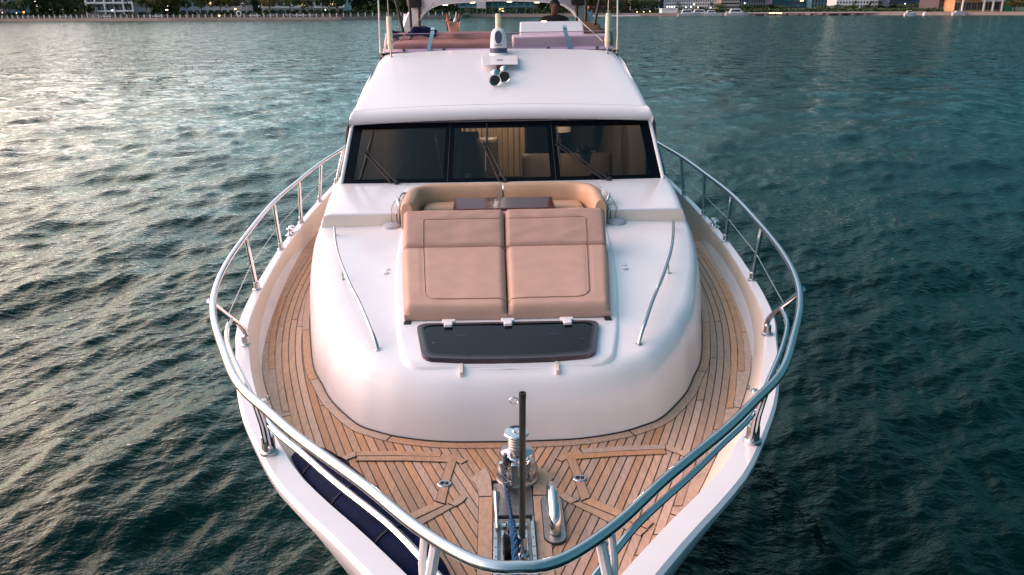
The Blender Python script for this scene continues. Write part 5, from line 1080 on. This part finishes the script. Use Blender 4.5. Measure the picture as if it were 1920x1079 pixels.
# --- buildings
def building(name, label, pa, pb, d, h, floors, bays, wall, glass='farglass', depth=16, wfx=.62, wfz=.55, slab=None, cols=None, sep=False, lit=0, base=0):
    xa, xb = cx(pa, d), cx(pb, d); t = thing(name, label, 'building', ((xa + xb) / 2, d, ZG), boat=False)
    mb = MB(); mb.box((xa, d, ZG - .3), (xb, d + depth, ZG + h)); mb.box((xa - .3, d - .3, ZG + h), (xb + .3, d + depth + .3, ZG + h + .5)); obj('wall', mb, wall, t, smooth=0)
    fh = (h - base) / floors; bw = (xb - xa) / bays; wj = MB(); wlj = MB(); wm = None
    for f in range(floors):
        for k in range(bays):
            x0 = xa + bw * (k + .5 - wfx / 2); z0 = ZG + base + fh * (f + .5 - wfz / 2)
            if sep and f < 4:
                q = MB(); q.box((x0, d - .08, z0), (x0 + bw * wfx, d + .05, z0 + fh * wfz)); q.cur = 1; q.box((x0 + bw * wfx * .48, d - .13, z0), (x0 + bw * wfx * .52, d - .06, z0 + fh * wfz)); obj('window', q, [glass, wall], t, smooth=0)
            else: (wlj if (lit and random.random() < lit) else wj).box((x0, d - .08, z0), (x0 + bw * wfx, d + .05, z0 + fh * wfz))
    if wj.v: o = obj('window_rows', wj, glass, t, smooth=0, fix=False); o['kind'] = 'stuff'
    if wlj.v: o = obj('lit_windows', wlj, 'litwindow', t, smooth=0, fix=False); o['kind'] = 'stuff'
    if slab:
        sj = MB()
        for f in range(floors + 1): sj.box((xa - .2, d - 1.1, ZG + base + fh * f - .12), (xb + .2, d + .1, ZG + base + fh * f + .14)); sj.box((xa - .2, d - 1.1, ZG + base + fh * f + .14), (xb + .2, d - 1.02, ZG + base + fh * f + .55))
        o = obj('balcony_slabs', sj, slab, t, smooth=0, fix=False); o['kind'] = 'stuff'
    if cols:
        for k in range(bays + 1): q = MB(); xx = xa + bw * k; q.box((xx - .28, d - 1.2, ZG), (xx + .28, d - .5, ZG + h)); obj('column', q, cols, t, smooth=0)
    return t
building('apartment_block', 'grey apartment block behind dark trees at the far left', -40, 78, 385, 26, 8, 10, 'wallgrey', slab='wallgrey')
building('apartment_block', 'white framed apartment block with tall dark windows above the left quay', 214, 296, 356, 22, 6, 5, 'wallgrey', wfx=.8, wfz=.72, cols='postwhite', sep=True, slab='wallwhite', base=2.5)
building('apartment_block', 'low mauve grey building half hidden behind olive trees', 376, 486, 372, 14, 4, 9, 'wallgrey', lit=.06)
building('apartment_block', 'white balconied building left of the yacht roof', 522, 668, 362, 20, 6, 11, 'wallwhite', slab='wallwhite', lit=.05)
building('glass_block', 'teal glass apartment block framed by the white arch', 872, 1008, 392, 30, 11, 12, 'wallteal', 'farteal', slab='wallteal', wfx=.8, wfz=.7, lit=.04)
mb = MB(); mb.box((cx(902, 388), 388, ZG), (cx(918, 388), 391, ZG + 34)); tag(obj('lift_tower', mb, 'wallwhite', None, smooth=0, base=(cx(910, 388), 389, ZG)), 'plain white lift tower on the teal glass block', 'tower')
building('apartment_block', 'red brick block above dark trees right of the arch', 1100, 1172, 520, 34, 12, 8, 'wallred', slab=None)
building('apartment_block', 'blue grey block beside the white hotel, partly behind trees', 1174, 1232, 560, 40, 14, 8, 'wallgrey')
building('hotel', 'long white hotel with many rows of small dark windows', 1226, 1334, 560, 44, 22, 26, 'wallwhite', wfx=.5, wfz=.5, lit=.02)
building('hotel', 'beige stepped hotel wing right of the white hotel', 1334, 1366, 545, 40, 18, 6, 'wallbeige', wfx=.95, wfz=.4)
building('tower_block', 'slate blue tower with vertical bands behind the promenade', 1366, 1424, 600, 70, 24, 14, 'wallgrey', wfx=.6, wfz=.8)
building('tower_block', 'dark navy glass tower in the middle of the right bank', 1424, 1494, 580, 80, 24, 10, 'wallnavy', 'farteal', wfx=.9, wfz=.5, lit=.03)
building('tower_block', 'teal grey tower with pale mullions left of the white slab', 1494, 1538, 570, 60, 20, 8, 'wallteal', wfx=.55, wfz=.85)
building('tower_block', 'white slab block with dark square windows on the right bank', 1538, 1632, 540, 44, 20, 18, 'wallwhite', wfx=.5, wfz=.5)
building('tower_block', 'dark blue office block with faint horizontal bands', 1632, 1726, 520, 50, 16, 10, 'wallnavy', wfx=.95, wfz=.5, lit=.02)
building('waterside_house', 'small dark brown waterside house with pale door frame', 1720, 1748, 330, 6, 2, 3, 'wallbrown', sep=True)
ob = building('pavilion', 'orange pavilion with flat overhanging roof and white columns', 1748, 1838, 322, 7.5, 2, 9, 'wallorange', sep=True, wfx=.8, wfz=.7)
mb = MB(); xa, xb = cx(1742, 320), cx(1842, 320); mb.box((xa, 317.5, ZG + 6.1), (xb, 340, ZG + 6.9)); obj('roof_slab', mb, 'wallorange', ob, smooth=0)
for px in (1762, 1800, 1816, 1832):
    mb = MB(); mb.box((cx(px, 319) - .25, 318.6, ZG), (cx(px, 319) + .25, 319.1, ZG + 6.1)); obj('column', mb, 'postwhite', ob, smooth=0)
mb = MB(); mb.box((cx(1796, 319), 319.2, ZG + 3.6), (cx(1838, 319), 319.4, ZG + 3.95)); obj('balcony_rail', mb, 'postwhite', ob, smooth=0)
mb = MB(); mb.box((cx(1838, 320), 319, ZG), (cx(1849, 320), 324, ZG + 9)); tag(obj('scaffold_net', mb, 'net', None, smooth=0, base=(cx(1844, 320), 320, ZG)), 'tall green scaffold netting at the end of the orange pavilion', 'netting')
tf = thing('site_fence', 'turquoise panel fence on the quay at the right edge', 'fence', (cx(1890, 305), 305, ZG), boat=False)
for k in range(9):
    xa = cx(1858 + k * 8, 304); d = shy(xa) + 2.5; mb = MB(); mb.box((xa, d, ZG), (xa + 1.5, d + .1, ZG + 1.9)); obj('panel', mb, 'turquoise', tf, smooth=0)
    mb = MB(); mb.box((xa + 1.5, d - .03, ZG), (xa + 1.6, d + .1, ZG + 2.1)); obj('post', mb, 'postwhite', tf, smooth=0)
mb = MB(); mb.box((cx(388, 345), 345, ZG + 2.4), (cx(407, 345), 347.5, ZG + 2.55)); 
t = thing('awning', 'blue awning on posts below the mauve grey building', 'awning', (cx(397, 345), 346, ZG), boat=False); obj('canopy', mb, 'awningblue', t, smooth=0)
for px in (389, 406): mb = MB(); mb.box((cx(px, 345) - .06, 345.1, ZG), (cx(px, 345) + .06, 345.2, ZG + 2.4)); obj('post', mb, 'postwhite', t, smooth=0)
# white ring sculpture by the quay
t = thing('ring_sculpture', 'white ring sculpture standing on the left quay', 'sculpture', (cx(480, 332), 332, ZG), boat=False)
mb = MB(); c0 = Vector((cx(480, 332), 332, ZG + 1.35)); mb.tube([c0 + Vector((.85 * cos(q), 0, .95 * sin(q))) for q in np.linspace(0, 2 * pi, 28, endpoint=False)], .26, 10, closed=True); obj('ring', mb, 'postwhite', t)
mb = MB(); mb.box((c0.x - .4, 331.8, ZG), (c0.x + .4, 332.2, ZG + .3)); obj('plinth', mb, 'concrete', t)
# --- parked cars
def carparts(t, cm):
    mb = MB(); prof = [(-2.1, .35), (-2.15, .7), (-1.9, .88), (-1.1, .95), (1.2, .95), (1.95, .85), (2.12, .6), (2.1, .35)]
    mb.add([(x, -.85, z) for x, z in prof] + [(x, .85, z) for x, z in prof], [tuple(range(8)), tuple(range(15, 7, -1))] + [(i, (i + 1) % 8, 8 + (i + 1) % 8, 8 + i) for i in range(8)]); obj('body', mb, cm, t, smooth=0, bevel=.06, base=(0, 0, 0))
    mb = MB(); gp = [(-1.3, .94), (-.75, 1.42), (.7, 1.44), (1.35, .94)]; mb.add([(x, -.72, z) for x, z in gp] + [(x, .72, z) for x, z in gp], [tuple(range(4)), (7, 6, 5, 4)] + [(i, (i + 1) % 4, 4 + (i + 1) % 4, 4 + i) for i in range(4)]); obj('cabin_glass', mb, 'farglass', t, smooth=0, base=(0, 0, 0))
    mb = MB(); mb.box((-.72, -.7, 1.42), (.68, .7, 1.49)); obj('roof', mb, cm, t, smooth=0, base=(0, 0, 0))
    for x in (-1.3, 1.3):
        for y in (-.86, .86): mb = MB(); mb.lathe([(.2, -.1), (.33, -.1), (.33, .1), (.2, .1)], (x, y, .33), 14, (0, 1, 0)); obj('wheel', mb, 'rubber', t, base=(0, 0, 0))
PROTO = {}
for px, cm, lab in ((108, 'cardark', 'dark parked car by the orange lamp on the left quay'), (172, 'carsilver', 'silver parked car in front of the dark trees on the left'), (246, 'carwhite', 'white parked car below the white framed apartment block'), (318, 'cardark', 'dark blue parked car right of the white framed block'), (337, 'carwhite', 'small white parked car right of the dark blue one'), (508, 'carwhite', 'white parked car right of the ring sculpture'), (540, 'carsilver', 'silver parked car third right of the ring sculpture'), (588, 'carwhite', 'white parked car below the balconied building, left of two'), (608, 'carsilver', 'silver parked car below the balconied building, right of two')):
    d = shy(cx(px, 335)) + 7.5; x = cx(px, d)
    t = bpy.data.objects.new('parked_car', None); COL.objects.link(t); BASE[t.name] = Vector(); tag(t, lab, 'car', 'cars parked along the left quay'); t.location = (x, d, ZG + .02)
    if cm not in PROTO: carparts(t, cm); PROTO[cm] = t
    else:
        for ch_ in PROTO[cm].children: copytree(ch_, t)
# --- lit lamps on the shore
def lamp(px, d, h, m, label, r=.22):
    x = cx(px, d); t = thing('street_lamp', label, 'street lamp', (x, d, ZG), 'lit lamps on the far shore', boat=False)
    mb = MB(); mb.tube([(x, d, ZG), (x, d, ZG + h)], .06, 6); obj('pole', mb, 'wallbrown', t)
    mb = MB(); mb.lathe([(.001, -r), (r * .7, -r * .7), (r, 0), (r * .7, r * .7), (.001, r)], (x, d, ZG + h + r * .8), 10); obj('globe', mb, m, t)
for px, d, h_, m, lab, r in ((47, 355, 2.3, 'litwhite', 'white globe lamp on the left quay, first from the edge', .2), (62, 355, 2.3, 'litwhite', 'white globe lamp on the left quay, second from the edge', .2), (87, 352, 2.2, 'litwhite', 'white globe lamp left of the orange lamp', .18), (100, 352, 2.3, 'litorange', 'orange lamp near the left edge of the quay', .42), (257, 346, 2.8, 'litwhite', 'lamp before the white framed block', .34),
        (352, 342, 2.9, 'litwhite', 'left of two close white lamps under the olive trees', .2), (355, 342, 2.9, 'litwhite', 'right of two close white lamps under the olive trees', .2), (445, 333, .5, 'litwarm', 'bright warm low lamp left of the ring sculpture', .4), (475, 340, 2.9, 'litwarm', 'bright orange lamp above the ring sculpture', .42), (488, 345, 5.0, 'litwhite', 'yellowish high lamp over the ring sculpture', .25), (634, 336, 2.4, 'litwhite', 'white lamp before the balconied building', .25),
        (1186, 358, .4, 'litwarm', 'low warm lamp on the right bank, first before the dark trees', .22), (1198, 358, .4, 'litwarm', 'low warm lamp on the right bank, second before the dark trees', .22), (1209, 358, .5, 'litwarm', 'low warm lamp beside the white marquee', .26), (1376, 360, 3.4, 'litwhite', 'white lamp above the promenade trees', .3), (1272, 366, 2.0, 'litwhite', 'lamp behind the moored boats, first from left', .3), (1281, 366, 2.1, 'litwhite', 'lamp behind the moored boats, second from left', .3), (1294, 366, 1.9, 'litwarm', 'lamp behind the moored boats, third from left', .3), (1316, 366, 1.8, 'litwhite', 'lamp behind the moored boats, fourth from left', .25), (1516, 350, .8, 'litwarm', 'warm lamp at the promenade edge', .25), (1660, 345, 2.8, 'litwhite', 'small lamp in front of the dark blue office block', .22)):
    lamp(px, d, h_, m, lab, r * .72)
# --- marquee, boats, piers
t = thing('marquee', 'white flat marquee with lit lanterns at the water', 'marquee', (cx(1244, 348), 349, ZG), boat=False)
mb = MB(); mb.box((cx(1230, 348), 348, .3), (cx(1258, 348), 354, 2.7)); obj('wall', mb, 'postwhite', t, smooth=0)
mb = MB(); mb.box((cx(1229, 348), 347.7, 2.7), (cx(1259, 348), 354.3, 2.95)); obj('roof', mb, 'wallwhite', t, smooth=0)
for k in range(4): mb = MB(); mb.lathe([(.001, -.25), (.25, 0), (.001, .25)], (cx(1240 + 4.2 * k, 348), 349, 3.6), 8); obj('lantern', mb, 'litwhite', t)
def boat(px, d, ln, label, h=2.6, m='carwhite', decks=1):
    x = cx(px, d); t = thing('moored_boat', label, 'boat', (x, d, 0), 'boats off the right bank', boat=False)
    mb = MB(); secs = []
    for u in np.linspace(0, 1, 9):
        w_ = (1 - max(0, (u - .55) / .45) ** 2) * ln * .13 + .02; xx = x - ln / 2 + ln * u; s_ = .25 * u * u * ln * .12
        secs.append([(xx, d - w_, 1.0 + s_), (xx, d - w_ * .7, -.2), (xx, d + w_ * .7, -.2), (xx, d + w_, 1.0 + s_)])
    mb.grid(secs, True); mb.add(secs[0], [(0, 1, 2, 3)]); obj('hull', mb, m, t, smooth=40)
    mb = MB(); mb.add([(x - ln * .38, d - ln * .09, .95), (x + ln * .2, d - ln * .09, 1.0), (x + ln * .05, d - ln * .075, h), (x - ln * .3, d - ln * .075, h), (x - ln * .38, d + ln * .09, .95), (x + ln * .2, d + ln * .09, 1.0), (x + ln * .05, d + ln * .075, h), (x - ln * .3, d + ln * .075, h)], [(0, 1, 2, 3), (7, 6, 5, 4), (3, 2, 6, 7), (1, 5, 6, 2), (0, 3, 7, 4)]); obj('cabin', mb, m, t, smooth=0, bevel=.08)
    mb = MB(); mb.box((x - ln * .30, d - ln * .092, 1.0 + (h - 1) * .4), (x + ln * .05, d + ln * .092, 1.0 + (h - 1) * .75)); obj('cabin_window', mb, 'farglass', t, smooth=0)
boat(1279, 340, 9, 'white moored cruiser right of the marquee, leftmost of its row'); boat(1301, 341, 9.5, 'white moored cruiser in the middle of the row by the hotel'); boat(1321, 340, 7, 'smaller white moored cruiser at the right of the hotel row', 2.2); boat(1350, 342, 4, 'small white skiff between the cruiser row and the larger yacht', 1.7); boat(1366, 338, 10, 'larger white moored yacht at the left end of the promenade', 2.7)
boat(1672, 300, 4.2, 'small white runabout afloat before the low dark trees', 1.9); boat(1760, 306, 5.5, 'white runabout afloat below the orange pavilion', 1.5)
mb = MB(); xx = cx(1697, 305); mb.lathe([(.55, -.3), (.65, .0), (.6, 1.0), (.3, 1.15), (.001, 1.2)], (xx, 305, 0), 14); tag(obj('mooring_buoy', mb, 'postwhite', None, base=(xx, 305, 0)), 'white mooring buoy between two runabouts', 'buoy')
mb = MB(); xx = cx(1768, 302); mb.lathe([(.35, -.3), (.42, .0), (.25, .35), (.001, .45)], (xx, 302, 0), 14); tag(obj('mooring_buoy', mb, 'orange', None, base=(xx, 302, 0)), 'small orange buoy beside the runabout at the pavilion', 'buoy')
t = thing('promenade_pier', 'long low concrete promenade pier on the right bank', 'pier', (cx(1480, 335), 335, 0), boat=False)
P0, P1 = (cx(1384, 338), 337), (cx(1690, 322), 318)
mb = MB(); mb.add([(P0[0], P0[1], 1.25), (P1[0], P1[1], 1.25), (P1[0], P1[1] + 5, 1.25), (P0[0], P0[1] + 5, 1.25), (P0[0], P0[1], .8), (P1[0], P1[1], .8), (P1[0], P1[1] + 5, .8), (P0[0], P0[1] + 5, .8)], [(0, 1, 2, 3), (7, 6, 5, 4), (0, 4, 5, 1), (1, 5, 6, 2), (2, 6, 7, 3), (3, 7, 4, 0)]); obj('deck_slab', mb, mat('promenade', (.42, .37, .36), .8, var=.1), t, smooth=0)
for k in range(14):
    u = (k + .5) / 14; px_ = P0[0] + (P1[0] - P0[0]) * u; py_ = P0[1] + (P1[1] - P0[1]) * u; mb = MB(); mb.box((px_ - .6, py_ + .3, -.8), (px_ + .6, py_ + 4.5, .8)); obj('pile', mb, 'concrete', t, smooth=0)
for k in range(6):
    u = (1422 + 4 * k - 1384) / (1690 - 1384); px_ = P0[0] + (P1[0] - P0[0]) * u; py_ = P0[1] + (P1[1] - P0[1]) * u; mb = MB(); mb.box((px_ - .28, py_ - .06, .86), (px_ + .28, py_ - .01, 1.1)); obj('pier_light', mb, 'litwarm', t, smooth=0)
t = thing('jetty', 'thin pale floating jetty in front of the dark right bank trees', 'jetty', (cx(1130, 340), 341, 0), boat=False)
mb = MB(); mb.box((cx(1100, 340), 340, .15), (cx(1192, 340), 342, .65)); obj('walkway', mb, 'postwhite', t, smooth=0)
for k in range(8): mb = MB(); mb.box((cx(1104 + 12 * k, 340), 340.3, -.6), (cx(1104 + 12 * k, 340) + .4, 341.6, .15)); obj('float', mb, 'concrete', t, smooth=0)
